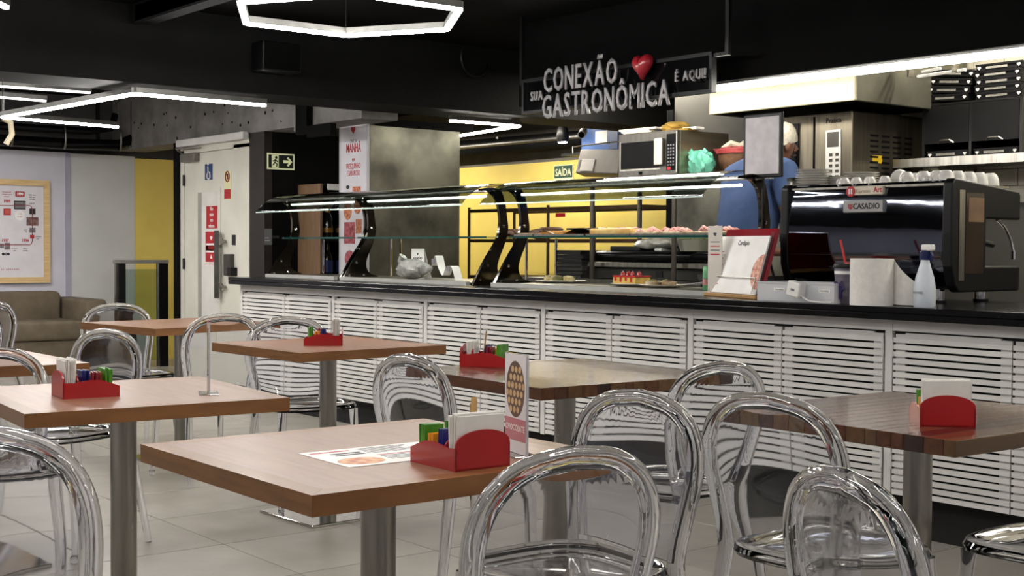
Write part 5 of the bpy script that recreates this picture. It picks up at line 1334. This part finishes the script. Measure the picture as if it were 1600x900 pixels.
for gx in (0.2, 0.45, 0.7):
    g = MB().cyl((gx, D_ - 0.15, H_ - 0.24), (gx, D_ - 0.15, H_ - 0.17), 0.035, n=14).out('group_head', M_chrome, t, smooth=40)
    MB().cyl((gx, D_ - 0.15, H_ - 0.25), (gx, D_ + 0.08, H_ - 0.28), 0.014, n=8).out('portafilter', M_blackpl, g)
MB().tube(catmull([(W_ - 0.02, D_ - 0.10, H_ - 0.17), (W_ - 0.01, D_ - 0.06, H_ - 0.20), (W_ + 0.0, D_ - 0.02, H_ - 0.26), (W_ + 0.01, D_ - 0.01, 0.22)], 5), 0.007, 8).out('steam_wand', M_chrome, t, smooth=50)
MB().cyl((W_ + 0.01, D_ - 0.01, 0.19), (W_ + 0.01, D_ - 0.01, 0.225), 0.012, n=10).out('wand_tip', M_chrome, t)
for x in (0.06, W_ - 0.10):
    for y in (0.11, D_ - 0.09):
        MB().cyl((x, y, 0.0), (x, y, 0.012), 0.034, n=16).out('foot_pad', M_blackpl, t); MB().cyl((x, y, 0.012), (x, y, 0.06), 0.03, n=16).out('foot', M_chrome, t, smooth=40)
for x in (0.02, W_ - 0.06): pass
b0, b1, bz0, bz1 = rY(1318, 313, 1380, 332, MYF)
bd = MB().rbox(b0 - m0, b1 - m0, -0.004, 0.02, bz0 - CT, bz1 - CT, 0.004, 2).out('badge', mat('badge_silver', '#a7a5a2', 0.3, 0.5, col2='#9d9b98'), t)
bc = ((b0+b1)/2 - m0, -0.0045, (bz0+bz1)/2 - CT)
text('badge_lettering', 'CASADIO', 0.036, M_ink, bd, (bc[0] + 0.02, bc[1], bc[2]), xs=0.92, bold=0.0006)
MB().tube([(bc[0] - 0.075, -0.005, bc[2] + 0.012), (bc[0] - 0.075, -0.005, bc[2] - 0.004), (bc[0] - 0.066, -0.005, bc[2] - 0.011), (bc[0] - 0.057, -0.005, bc[2] - 0.004), (bc[0] - 0.057, -0.005, bc[2] + 0.012)], 0.0025, 5).tube([(bc[0] - 0.066, -0.005, bc[2] + 0.012), (bc[0] - 0.066, -0.005, bc[2] - 0.008)], 0.002, 5).out('badge_mark', M_red, bd)
b0, b1, bz0, bz1 = rY(1322, 291, 1378, 306, MYF)
sc_ = ((b0+b1)/2 - m0, 0.0, (bz0+bz1)/2 - CT)
st_ = MB().rbox(b0 - m0 + 0.03, b1 - m0, 0.0025, 0.026, bz0 - CT + 0.004, bz1 - CT, 0.003, 1).out('sticker', mat('sticker_cream', '#d2c7b4', 0.5, col2='#cabfac'), t)
MB().lathe([(0.0235, 0), (0.0235, 0.004), (0, 0.004)], 18, M=Matrix.Translation((b0 - m0 + 0.024, 0.020, sc_[2])) @ Matrix.Rotation(R(90), 4, 'X') @ Matrix.Scale(5, 4, (0, 0, 1))).out('sticker_roundel', M_red, st_)
for s in (-1, 1): MB().box(b0 - m0 + 0.024 + s*0.006 - 0.003, b0 - m0 + 0.024 + s*0.006 + 0.003, -0.002, 0.0042, sc_[2] - 0.012, sc_[2] + 0.012).out('roundel_mark', M_paper, st_)
text('sticker_lettering', 'Espresso', 0.024, mat('beige_print', '#a08e6b', 0.5, col2='#96845f'), st_, (sc_[0] - 0.005, 0.002, sc_[2]), xs=0.9); text('sticker_lettering', 'Art', 0.034, M_red, st_, (sc_[0] + 0.072, 0.002, sc_[2] + 0.004), xs=0.9, bold=0.0006)

# cups and saucers on top of the machine
M_porc = mat('porcelain', '#dcdad4', 0.18, col2='#d3d1cb', scale=6)
topz = CT + H_ - 0.0198
def make_cup(r=0.037, h=0.056):
    o = thing('coffee_cup', 'x', 'cup')
    MB().lathe([(r, 0.0), (r*1.0, 0.004), (r*0.93, h*0.5), (r*0.72, h*0.86), (r*0.55, h*0.94), (r*0.5, h), (r*0.44, h*0.995), (0, h*0.93)], 20).out('bowl', M_porc, o, smooth=50)
    MB().tube([(r*0.93 + 0.017*math.sin(x) - 0.002, 0, h*0.45 + 0.015*math.cos(x)) for x in [R(20 + 20*k) for k in range(8)]], 0.004, 7).out('handle', M_porc, o, smooth=50)
    MB().tube([(r*0.62*math.cos(R(-100 + 4*k)), -r*0.97 + 0.008*abs(math.cos(R(10*k))) - 0.001, h*0.35 + 0.006*math.sin(R(60*k))) for k in range(6)], 0.0012, 4).out('print', M_ink, o)
    return o
cup = make_cup(); first = True
cp = []
for k, px in enumerate((1418, 1444, 1466, 1493)): cp.append((px, 0.09, 1.0, 'inverted white coffee cup in the front row above the machine badge'))
xc = [onY(p_, 270, MYF + 0.08).x for p_, *_ in cp]
spots = [(x, MYF + 0.075, 'inverted white cup in the front row on the machine, %s from the espresso cups' % NTH[k]) for k, x in enumerate(xc[:3])] + [(m0 + W_ - 0.045, MYF + 0.075, 'inverted white coffee cup at the front corner of the machine top')]
for k in range(4): spots.append((m0 + W_ - 0.045, MYF + 0.16 + 0.085*k, 'inverted white cup in the machine side row, %s behind the corner cup' % NTH[k]))
for k in range(4): spots.append((xc[k] - 0.01 if k < 3 else xc[0] - 0.1, MYF + 0.165, 'inverted white cup behind the front row on the machine, %s from the espresso cups' % NTH[(1, 2, 3, 0)[k]]))
for (x, y, lab) in spots:
    c = cup if first else copy_tree(cup); first = False
    c.location = (x, y, topz); c.rotation_euler = (0, 0, R(random.uniform(-105, -75))); tag(c, lab, 'cup', 'cups on the coffee machine')
c = copy_tree(cup); c.location = (onY(1405, 258, MYF + 0.12).x, MYF + 0.12, topz + 0.033); c.rotation_euler = (R(70), R(20), R(200)); tag(c, 'white coffee cup lying on its side with its handle up', 'cup', 'cups on the coffee machine')
es = make_cup(0.030, 0.042)
for k, px in enumerate((1320, 1339, 1360, 1384)):
    c = es if k == 0 else copy_tree(es)
    c.location = (onY(px, 280, MYF + 0.07).x, MYF + 0.065, topz - 0.012 if k < 2 else topz); c.location.z = topz
    c.rotation_euler = (0, 0, R(-100 + 20*k)); tag(c, 'small inverted espresso cup, %s from the tall saucer stack' % NTH[k], 'cup', 'espresso cups on the coffee machine')
sau = MB().lathe([(0.0, 0.0), (0.045, 0.0), (0.05, 0.002), (0.082, 0.0085), (0.084, 0.0105), (0.05, 0.005), (0.0, 0.004)], 24).mesh('saucer', 40)
def stack(px, y, n, lab, grp, r=1.0):
    x = onY(px, 275, y).x
    for k in range(n):
        o = thing('saucer', 'white saucer, %s of the %s' % (ordinal(k, n), lab), 'saucer', (x + random.uniform(-0.003, 0.003), y + random.uniform(-0.003, 0.003), topz + 0.0112*k), 0, grp)
        d_ = obj('dish', sau, M_porc, o); d_.scale = (r, r, 1.05)
        MB().lathe([(0.024*r, 0.0045), (0.026*r, 0.0062), (0.028*r, 0.0045)], 16).out('cup_ring', M_porc, o)
stack(1271, MYF + 0.11, 8, 'tallest stack beside the bean hopper', 'tall saucer stack')
stack(1310, MYF + 0.20, 5, 'short stack behind the espresso cups', 'short saucer stack', 0.8)
stack(1346, MYF + 0.30, 7, 'back stack nearest the oven', 'back saucer stack')
hq = onY(1233, 262, 5.2)
t = thing('bean_hopper', 'smoky coffee grinder hopper at the left end of the espresso machine', 'grinder', (m0 - 0.135, 5.24, CT))
MB().rbox(-0.07, 0.07, -0.08, 0.10, 0, 0.30, 0.015, 2).out('body', M_blackpl, t)
MB().lathe([(0.05, 0.30), (0.06, 0.36), (0.085, 0.46), (0.088, 0.565)], 20).out('hopper', mat('hopper_smoke', '#8f8a80', 0.15, col2='#6f6a60', scale=5), t, smooth=40)
MB().lathe([(0.0, 0.545), (0.092, 0.565), (0.094, 0.58), (0.0, 0.59)], 20).out('lid', M_blackpl, t, smooth=40)
MB().cyl((0, -0.08, 0.12), (0, -0.13, 0.10), 0.012, n=8).out('spout', M_chrome, t)

# ------------------------------------------------------------------ things along the counter front
# standing menu frame
FYm = 5.02
f0, f1 = onY(1161, 225, FYm).x, onY(1222, 225, FYm).x
fz0, fz1 = onY(1191, 278, FYm).z, onY(1191, 177, FYm).z
t = thing('menu_stand', 'tall black poster stand holding a faded grey sheet on the counter', 'sign stand', ((f0+f1)/2, FYm, CT))
w2 = (f1 - f0)/2
MB().rbox(-w2, w2, 0, 0.014, fz0 - CT, fz1 - CT, 0.006, 2).out('frame', M_blackpl, t)
MB().rbox(-w2 + 0.017, w2 - 0.017, -0.003, 0.001, fz0 - CT + 0.018, fz1 - CT - 0.018, 0.0014, 1).out('sheet', mat('faded_sheet', '#d2cdcf', 0.6, col2='#bfb9bc', scale=14, detail=5), t)
MB().cyl((0, 0.012, 0.01), (0, 0.012, fz0 - CT + 0.02), 0.007, n=10).out('pole', M_blackpl, t)
MB().rbox(-0.07, 0.07, -0.05, 0.09, 0, 0.012, 0.004, 2).out('base', M_blackpl, t)
# sloping menu holder
A = onZ(1104, 462, CT); B_ = onZ(1180, 468, CT)
t = thing('menu_holder', 'sloping acrylic menu holder with red frame on a wooden base', 'menu holder', (A.x, A.y, CT), math.atan2(B_.y - A.y, B_.x - A.x))
Lm = (B_ - A).length
mh = 0.30
Mt = Matrix.Translation((0, 0.0, 0.022)) @ Matrix.Rotation(R(-16), 4, 'X')
MB().rbox(-0.01, Lm + 0.02, -0.012, 0.13, 0, 0.018, 0.003, 1).out('wood_base', mat('holder_wood', '#a9824c', 0.5, col2='#96713f', scale=8, stretch=(1, 8, 8)), t)
MB().box(0.0, Lm, 0.022, 0.040, 0.0, mh + 0.02, Mt).out('red_back', mat('red_acrylic', '#7d0f1c', 0.12, col2='#8c1522', coat=0.5), t)
MB().box(0, Lm - 0.01, 0.004, 0.010, 0.0, mh - 0.02, Mt).out('menu_sheet', M_paper, t)
MB().box(Lm - 0.008, Lm - 0.004, 0.0, 0.03, 0.0, mh, Mt).out('acrylic_side', M_acry, t)
def mbox(x0, x1, z0, z1, m, nm='print', th=0.0008): return MB().box(x0, x1, 0.004 - th, 0.004, z0, z1, Mt).out(nm, m, t)
o = obj('lettering', text_mesh('Cardápio', 0.034, 0.0004, 0.9), M_ink, t); o.matrix_local = Mt @ Matrix.Translation((Lm*0.5, 0.003, mh - 0.055)) @ Matrix.Rotation(R(90), 4, 'X')
for k in range(11): mbox(0.014, 0.014 + (0.05, 0.075, 0.06)[k % 3], mh - 0.10 - 0.016*k, mh - 0.096 - 0.016*k, (M_greyink, M_red)[k % 5 == 0])
zc = mh*0.36
cc = [(Lm - 0.012 + 0.085*math.cos(R(90 + 180*k/16)), zc + 0.085*math.sin(R(90 + 180*k/16))) for k in range(17)]
MB().prism(cc, 0.0030, 0.004, 'xz', Mt).out('pizza_picture', mat('pizza_print', '#a5543f', 0.5, col2='#d7a58c', scale=55, detail=3), t)
for (a, b_, c, d_) in ((0.025, Lm - 0.03, 0.075, 0.079), (0.025, 0.029, 0.0, 0.075), (Lm - 0.034, Lm - 0.03, 0.0, 0.075)): MB().box(a, b_, -0.006, -0.002, c, d_, Mt).out('wire', M_steel, t)
MB().tube([(Lm, 0.12, 0.018), (Lm*0.95, 0.085, mh*0.6)], 0.006, 6).out('prop', M_blackpl, t)
c = onZ(1130, 456, CT)
o = thing('table_card', 'narrow cream card in an acrylic stand behind the menu holder', 'card', (onY(1117, 400, 4.80).x, 4.80, CT))
MB().box(-0.05, 0.05, 0, 0.003, 0.0, 0.005).box(-0.045, 0.045, 0.0, 0.003, 0.005, 0.34).out('card', mat('card_cream', '#c9c2b8', 0.6, col2='#bfb8ae'), o); MB().box(-0.05, 0.05, -0.02, 0.02, 0, 0.004).out('foot', M_acry, o)
MB().prism([(u, v + 0.30) for u, v in heart_poly(0.02)], -0.0015, 0.0, 'xz').out('heart', M_ink, o)
for k in range(4): MB().box(-0.03, 0.03, -0.001, 0.0, 0.26 - 0.02*k, 0.265 - 0.02*k).out('print', (M_greyink, M_red)[k % 2], o)
c = onZ(1108, 452, CT)
o = thing('drink_can', 'green patterned can beside the menu holder', 'can', (onY(1108, 425, 4.93).x, 4.93, DZ))
MB().lathe([(0.026, 0), (0.032, 0.006), (0.032, 0.112), (0.027, 0.122), (0.024, 0.120), (0, 0.119)], 18).out('can', mat('can_green', '#2f6b45', 0.3, 0.3, col2='#5d8f62', scale=30), o, smooth=40); MB().lathe([(0.0325, 0.03), (0.0325, 0.06)], 18).out('label', mat('can_pink', '#8b4a4f', 0.5, col2='#b07a78', scale=40), o)
MB().lathe([(0.006, 0.119), (0.01, 0.122), (0.0, 0.123)], 8).out('tab', M_chrome, o)
c = onZ(1120, 450, CT)
o = thing('plastic_cup', 'clear plastic cup standing behind the green can', 'cup', (onY(1119, 420, 5.06).x, 5.06, DZ))
MB().lathe([(0.03, 0), (0.042, 0.14), (0.044, 0.142), (0.04, 0.14), (0.028, 0.004), (0, 0.004)], 18).out('cup', M_acry, o, smooth=40); MB().lathe([(0.044, 0.14), (0.046, 0.144), (0.042, 0.146)], 18).out('rim', M_acry, o)
# translucent storage box
A = onZ(1183, 469, CT); B_ = onZ(1303, 474.5, CT)
t = thing('storage_box', 'translucent plastic storage box with small labels', 'box', (A.x, A.y, CT), math.atan2(B_.y - A.y, B_.x - A.x))
Lb = (B_ - A).length
M_pp = mat('milky_plastic', '#e2e3e5', 0.3, alpha=0.55, col2='#d8d9db', scale=5)
hb_ = 0.085
MB().box(0, Lb, 0, 0.20, 0, 0.003).out('bottom', M_pp, t)
MB().box(0, Lb, 0, 0.003, 0.003, hb_).out('wall', M_pp, t); MB().box(0, Lb, 0.197, 0.20, 0.003, hb_).out('wall', M_pp, t); MB().box(0, 0.003, 0.003, 0.197, 0.003, hb_).out('wall', M_pp, t); MB().box(Lb - 0.003, Lb, 0.003, 0.197, 0.003, hb_).out('wall', M_pp, t)
MB().box(-0.004, Lb + 0.004, -0.004, 0.0, hb_ - 0.006, hb_).box(-0.004, Lb + 0.004, 0.2, 0.204, hb_ - 0.006, hb_).out('rim', M_pp, t)
for f in (0.30, 0.88):
    MB().box(Lb*f - 0.03, Lb*f + 0.03, -0.0012, -0.0002, 0.045, 0.058).out('label', M_paper, t); text('label_lettering', 'TALHERES', 0.011, M_ink, t, (Lb*f, -0.0014, 0.0515), ext=0.0003)
o = thing('power_plug', 'white cube power adapter with cable hanging over the storage box', 'adapter', (A.x + Lb*0.55*math.cos(t.rotation_euler.z), A.y + Lb*0.55*math.sin(t.rotation_euler.z) - 0.012, CT), t.rotation_euler.z)
Mp = Matrix.Translation((0.02, -0.03, 0.055)) @ Matrix.Rotation(R(12), 4, 'Y')
MB().rbox(-0.035, 0.035, -0.02, 0.025, -0.03, 0.035, 0.006, 2, Mp).out('cube', M_white, o); MB().tube(catmull([(0.05, -0.03, 0.03), (0.09, -0.028, 0.01), (0.14, -0.02, 0.005), (0.2, -0.015, 0.005)], 5), 0.004, 6).out('cable', M_white, o)
MB().box(-0.01, 0.01, -0.036 + 0.015, -0.019, -0.005, 0.005, Mp).out('socket', M_greyink, o)
# soft drink cup with straw
c = onZ(1316, 474, CT); yc_ = c.y + 0.02; c = onY(1320, 450, yc_)
t = thing('drink_cup', 'dark lidded paper cup with a red bent straw', 'cup', (c.x, yc_, CT))
MB().lathe([(0.0, 0), (0.035, 0), (0.046, 0.155), (0.0, 0.155)], 22).out('cup', mat('cup_print', '#77717c', 0.5, col2='#4b4453', scale=18), t, smooth=40)
MB().lathe([(0.049, 0.150), (0.05, 0.158), (0.046, 0.168), (0.0, 0.170)], 22).out('lid', M_blackpl, t, smooth=40)
MB().lathe([(0.0441, 0.125), (0.0449, 0.14)], 22).out('white_label', M_paper, t)
sh = [(-0.030, 0.06), (-0.018, 0.095), (0.0, 0.085), (0.018, 0.095), (0.03, 0.06), (0.018, 0.055), (0.014, 0.02), (0.004, 0.02), (0.0, 0.045), (-0.004, 0.02), (-0.014, 0.02), (-0.018, 0.055)]
MB().prism(sh, -0.0485, -0.038, 'xz').out('blue_figure_print', mat('print_navy', '#22245c', 0.5, col2='#3a2450', scale=50), t)
MB().tube([(0.004, 0, 0.165), (-0.026, 0.0, 0.27)], 0.005, 8).out('straw', mat('straw_red', '#c22c2c', 0.4, col2='#b32626'), t); MB().cyl((0.004, 0, 0.17), (0.06, -0.01, 0.172), 0.004, n=8).out('straw_tip', MATS['straw_red'], t)
# kitchen roll
c = onZ(1362, 478, CT); rr = 0.088
yc_ = c.y + rr*0.8; c = onY(1362, 440, yc_)
t = thing('kitchen_roll', 'white kitchen paper roll with a loose sheet standing on the counter', 'paper roll', (c.x, yc_, CT))
rh = onY(1362, 404, yc_).z - CT
M_tow = mat('towel_paper', '#dedbd5', 0.85, col2='#d5d2cc', scale=40, bump=0.2, bscale=90)
MB().lathe([(0.022, 0), (rr, 0), (rr, rh), (0.022, rh), (0.022, 0)], 32).out('roll', M_tow, t, smooth=40)
MB().lathe([(0.019, -0.0), (0.0215, 0.0), (0.0215, rh), (0.019, rh)], 16).out('core', mat('card_core', '#9b8468', 0.8, col2='#8f785c'), t)
def sheet_fn(off):
    return lambda u, v: (rr*0.80 + 0.115*u, rr*0.55 + off - 0.02*math.sin(3*u), (rh if v > 0.5 else rh*0.30*(1 - u)*0 + 0.004) * 1.0 if u < 0.05 else ((rh - 0.10*u) if v > 0.5 else 0.004 + 0.0*u))
MB().slab(sheet_fn(0), sheet_fn(0.002), 8, 1).out('loose_sheet', M_tow, t)
# spray bottle
c = onZ(1445, 481, CT); yc_ = c.y + 0.04; c = onY(1445, 440, yc_)
t = thing('spray_bottle', 'white spray bottle with dark blue collar and white trigger head', 'spray bottle', (c.x, yc_, CT))
MB().lathe([(0.0, 0), (0.040, 0.0), (0.043, 0.006), (0.043, 0.075), (0.036, 0.12), (0.022, 0.165), (0.017, 0.185), (0.017, 0.195)], 24).out('bottle', mat('bottle_white', '#ccd3da', 0.35, col2='#c2c9d1'), t, smooth=50)
MB().lathe([(0.02, 0.190), (0.022, 0.195), (0.022, 0.222), (0.015, 0.228)], 18).out('collar', mat('navy_plastic', '#1b2352', 0.4, col2='#171e47'), t, smooth=40)
MB().rbox(-0.014, 0.040, -0.012, 0.012, 0.226, 0.252, 0.006, 2).rbox(-0.010, 0.014, -0.010, 0.010, 0.215, 0.232, 0.004, 1).out('head', M_white, t)
MB().tube([(0.022, 0, 0.228), (0.034, 0, 0.205), (0.030, 0, 0.185)], 0.006, 6).out('trigger', MATS['navy_plastic'], t)
text('lettering', 'ÁLCOOL', 0.012, M_greyink, t, (0.0, -0.0445, 0.06), ext=0.0008)

# ------------------------------------------------------------------ red caddies and what stands in them
M_cad = mat('caddy_red', '#a61a1c', 0.25, col2='#9b1719', scale=5, coat=0.4)
M_nap = mat('napkin', '#e2dfd8', 0.85, col2='#d8d5ce', scale=20)
M_green = mat('sachet_green', '#4c8f22', 0.35, col2='#2f6a18', scale=30); M_blue = mat('sachet_blue', '#1c2670', 0.35, col2='#151d58', scale=30)
M_wine = mat('sachet_wine', '#7a1524', 0.35, col2='#921f2e', scale=30); M_orange = mat('sachet_orange', '#d98a1a', 0.35, col2='#e39c2c', scale=30)
M_stick = mat('stir_wood', '#b8935c', 0.6, col2='#a5814c', scale=6, stretch=(8, 8, 1))
def make_caddy(x, y, yaw, lab, L_=0.155, Wd=0.13):
    t = thing('condiment_caddy', lab, 'caddy', (x, y, TH), R(yaw), 'red condiment caddies')
    h, s = L_/2, 0.004
    prof = [(-h, 0.0), (h, 0.0), (h, 0.044), (h - 0.03, 0.043), (0.0, 0.050), (-0.03, 0.048), (-h, 0.030)]
    for sy in (-1, 1):
        MB().prism(prof, sy*Wd/2 - (s if sy > 0 else 0), sy*Wd/2 + (s if sy < 0 else 0), 'xz').out('side_wall', M_cad, t)
    MB().box(-h, h, -Wd/2 + s, Wd/2 - s, 0.0, 0.004).out('bottom', M_cad, t)
    MB().box(-h, -h + s, -Wd/2 + s, Wd/2 - s, 0.004, 0.029).out('end_wall', M_cad, t)
    ar = [(-Wd/2, 0.0), (Wd/2, 0.0), (Wd/2, 0.046)] + [(Wd/2*math.cos(R(10*k)), 0.046 + 0.030*math.sin(R(10*k))**0.9) for k in range(1, 18)] + [(-Wd/2, 0.046)]
    MB().prism(ar, h - s, h, 'yz').out('arched_end', M_cad, t)
    MB().prism([(a, b) for a, b in ar], h - 0.045, h - 0.042, 'yz', Matrix.Translation((0, 0, 0)) @ Matrix.Scale(0.93, 4, (0, 1, 0)) @ Matrix.Scale(0.86, 4, (0, 0, 1))).out('divider', M_cad, t)
    return t
def local(t, x, y, z):
    return Matrix.Translation(t.location) @ Matrix.Rotation(t.rotation_euler.z, 4, 'Z') @ Vector((x, y, z))
def fill(t, tail, nap=True, sticks=0, nh=0.10, green=(0, 0), tight=0):
    h = 0.0775
    rz = t.rotation_euler.z
    rnd = random.Random(sum(map(ord, tail)))
    o = thing('napkin_stack', 'white paper napkins %s' % tail, 'napkins', local(t, h - 0.023, 0, 0.0045), rz, 'napkins in the caddies')
    n = 9
    for k in range(n):
        a = rnd.uniform(-0.05, 0.05); x = -0.013 + 0.0028*k
        w_ = 0.056 - 0.030*tight
        Mk = Matrix.Translation((x, rnd.uniform(-0.003, 0.003), 0)) @ Matrix.Rotation(a*0.6, 4, 'X') @ Matrix.Rotation(0.03*(k - 4)*0.35, 4, 'Y')
        MB().rbox(-0.0012, 0.0012, -w_, w_, 0.0, nh - rnd.uniform(0, 0.006), 0.0008, 1, Mk).out('napkin', M_nap, o)
    spec = ((-0.055, -0.03, M_green, 'green', 0.07), (-0.055, 0.03, M_green, 'green', 0.072), (-0.025, -0.03, M_orange, 'orange', 0.055), (-0.02, 0.03, M_wine, 'wine red', 0.064), (0.0, -0.025, M_blue, 'navy blue', 0.066))
    for k, (x, y, m, nm, hh) in enumerate(spec):
        o = thing('sachet_bundle', '%s sachets %s' % (nm if k != 1 else 'second bunch of green', tail), 'sachets', local(t, x, y, 0.0045), rz, 'sachets in the caddies')
        for j in range(5):
            a = rnd.uniform(-0.2, 0.2); b = rnd.uniform(-0.15, 0.15)
            Mk = Matrix.Translation((-0.008 + 0.004*j, 0, 0.001)) @ Matrix.Rotation(b, 4, 'Z') @ Matrix.Rotation(a*0.4, 4, 'Y')
            MB().slab(lambda u, v: tuple(Mk @ Vector((-0.0012 - 0.001*math.sin(math.pi*v), (u - 0.5)*0.042, v*hh))), lambda u, v: tuple(Mk @ Vector((0.0012 + 0.001*math.sin(math.pi*v), (u - 0.5)*0.042, v*hh + 0.001*math.sin(25*u)))), 4, 3).out('sachet', m, o)
    for k in range(sticks):
        o = thing('stir_stick', '%s wooden stir stick %s' % (('tallest', 'middle', 'shortest')[k] if sticks > 1 else 'lone', tail), 'stick', local(t, 0.008 + 0.004*k, 0.028 + 0.010*k, 0.0045), rz, 'stir sticks')
        Mk = Matrix.Rotation(R(-8 - 5*k), 4, 'Y') @ Matrix.Rotation(R(5*k - 6), 4, 'X')
        o_ = MB().rbox(-0.001, 0.001, -0.007, 0.007, 0.0015, 0.125 - 0.012*k, 0.0008, 1, Mk).out('blade', M_stick, o)
        MB().rbox(-0.0012, 0.0012, -0.0075, 0.0075, 0.095 - 0.012*k, 0.12 - 0.012*k, 0.0008, 1, Mk).out('paddle_end', M_stick, o)
c1 = make_caddy(-3.682, 1.408, -96, 'red caddy with a fat napkin wad on the table with the edge-on card holder', 0.157, 0.125); fill(c1, 'in the caddy on the edge-on card holder table', nh=0.105, tight=0.3)
c2 = make_caddy(-4.997, 2.962, 57, 'red caddy on the table close to the slatted counter', 0.165, 0.12); fill(c2, 'in the caddy on the table close to the counter', nh=0.112, tight=0.4)
c3 = make_caddy(-2.098, 1.552, -1, 'red caddy on the table with the paper menu'); fill(c3, 'in the caddy beside the paper menu', sticks=3, nh=0.103)
c4 = make_caddy(-3.80, 2.93, 218, 'red caddy on the brown butcher block table', 0.17, 0.12); fill(c4, 'in the caddy on the brown block table', sticks=1, nh=0.085, tight=0.7)
c5 = make_caddy(-1.885, 2.867, -46, 'red caddy with printed napkins on the dark block table'); fill(c5, 'in the caddy on the dark block table', nh=0.11)
pr = local(c5, 0.0775 - 0.0085, -0.02, 0)
o = MB().box(0.0132, 0.0136, -0.035, -0.018, 0.084, 0.090).out('red_logo', M_red, [x for x in bpy.data.objects if x.name.startswith('napkin_stack')][-1])
MB().box(0.0132, 0.0136, -0.018, 0.04, 0.087, 0.0885).out('print_line', M_greyink, o.parent)

# paper menu on the table
t = thing('paper_menu', 'printed paper menu lying flat on the wooden table beside the caddy', 'menu', (-2.285, 1.50, TH + 0.0003), R(-2))
MB().box(-0.105, 0.105, -0.145, 0.145, 0, 0.0008).out('sheet', M_paper, t)
def flatp(x0, x1, y0, y1, m, nm='print'): return MB().box(x0, x1, y0, y1, 0.0008, 0.0011).out(nm, m, t)
for k in range(6): flatp(-0.09 + 0.012*k, -0.085 + 0.012*k, -0.02, 0.10 - 0.012*(k % 3), M_greyink)
for k in range(5): flatp(0.0 + 0.014*k, 0.006 + 0.014*k, -0.02, 0.12 - 0.02*(k % 2), (M_greyink, M_red)[k == 0])
flatp(-0.085, -0.075, -0.13, -0.04, M_red); flatp(-0.055, -0.045, -0.10, -0.03, M_ink); flatp(-0.035, -0.025, -0.10, -0.03, M_ink)
MB().prism([(0.05 + 0.04*math.cos(2*math.pi*k/20), -0.085 + 0.05*math.sin(2*math.pi*k/20)) for k in range(20)], 0.0008, 0.0011, 'xy').out('burger_picture', mat('burger_print', '#a8573a', 0.5, col2='#d8a878', scale=45), t)
o = thing('coaster', 'small grey and white coaster by the green sachets', 'coaster', (-2.29, 1.688, TH + 0.0004), R(20))
MB().lathe([(0.0, 0), (0.04, 0), (0.04, 0.003), (0, 0.003)], 24).out('disc', mat('coaster_grey', '#6d6656', 0.6, col2='#7d7666'), o); MB().lathe([(0.0, 0.003), (0.03, 0.003), (0.03, 0.0036), (0, 0.0036)], 24).out('face', M_paper, o)
# acrylic card holders
def card_holder(loc, yaw, lab, pic):
    t = thing('card_holder', lab, 'card holder', loc, R(yaw), 'acrylic card holders')
    w_ = 0.0525
    MB().box(-w_, w_, -0.0022, 0.0022, 0.002, 0.208).out('panel', M_acry, t)
    MB().rbox(-w_, w_, -0.028, 0.028, 0, 0.003, 0.001, 1).out('foot', M_acry, t)
    MB().box(w_ - 0.0006, w_, -0.0025, 0.0025, 0.002, 0.208).box(-w_, -w_ + 0.0006, -0.0025, 0.0025, 0.002, 0.208).out('edge', mat('acrylic_edge', '#cfcfd2', 0.15, col2='#c5c5c8'), t)
    if pic:
        MB().box(-w_ + 0.002, w_ - 0.002, -0.0030, -0.0023, 0.004, 0.206).out('card', mat('card_pale', '#d8d2d2', 0.6, col2='#cfc9c9'), t)
        MB().prism([(0.044*math.cos(2*math.pi*k/24), 0.135 + 0.058*math.sin(2*math.pi*k/24)) for k in range(24)], -0.0034, -0.0030, 'xz').out('pizza_picture', mat('choc_print', '#5c4438', 0.5, col2='#6b5144'), t)
        for r_ in range(6):
            for c_ in range(5):
                x = -0.034 + 0.017*c_ + (0.0085 if r_ % 2 else 0) - 0.004; z = 0.093 + 0.0165*r_
                if (x/0.04)**2 + ((z - 0.135)/0.053)**2 < 0.95: MB().lathe([(0.0068, 0), (0.0068, 0.0004), (0, 0.0004)], 10, M=Matrix.Translation((x, -0.0034, z)) @ Matrix.Rotation(R(90), 4, 'X')).out('banana_slice', mat('banana_print', '#c7a77c', 0.5, col2='#b8966a', scale=60), t)
        MB().box(-w_ + 0.002, w_ - 0.002, -0.0034, -0.0030, 0.03, 0.075).out('red_band', mat('band_red', '#b8757b', 0.5, col2='#ad6a70'), t)
        text('lettering', 'CHOCOLATE', 0.018, M_paper, t, (0, -0.0036, 0.055), ext=0.0002, xs=0.85)
    return t
a = onZ(779, 545, TH + 0.208); b_ = onZ(812, 560, TH + 0.208)
card_holder((-2.12, 1.713, TH + 0.0003), -14, 'acrylic holder with a chocolate pizza card behind the napkins', True)
r1_ = onZ(326, 615, TH)
d_ = ray(326, 600)
card_holder((r1_.x, r1_.y, TH + 0.0003), math.degrees(math.atan2(d_.y, d_.x)) + 2, 'clear acrylic card holder turned edge-on near a table corner', False)
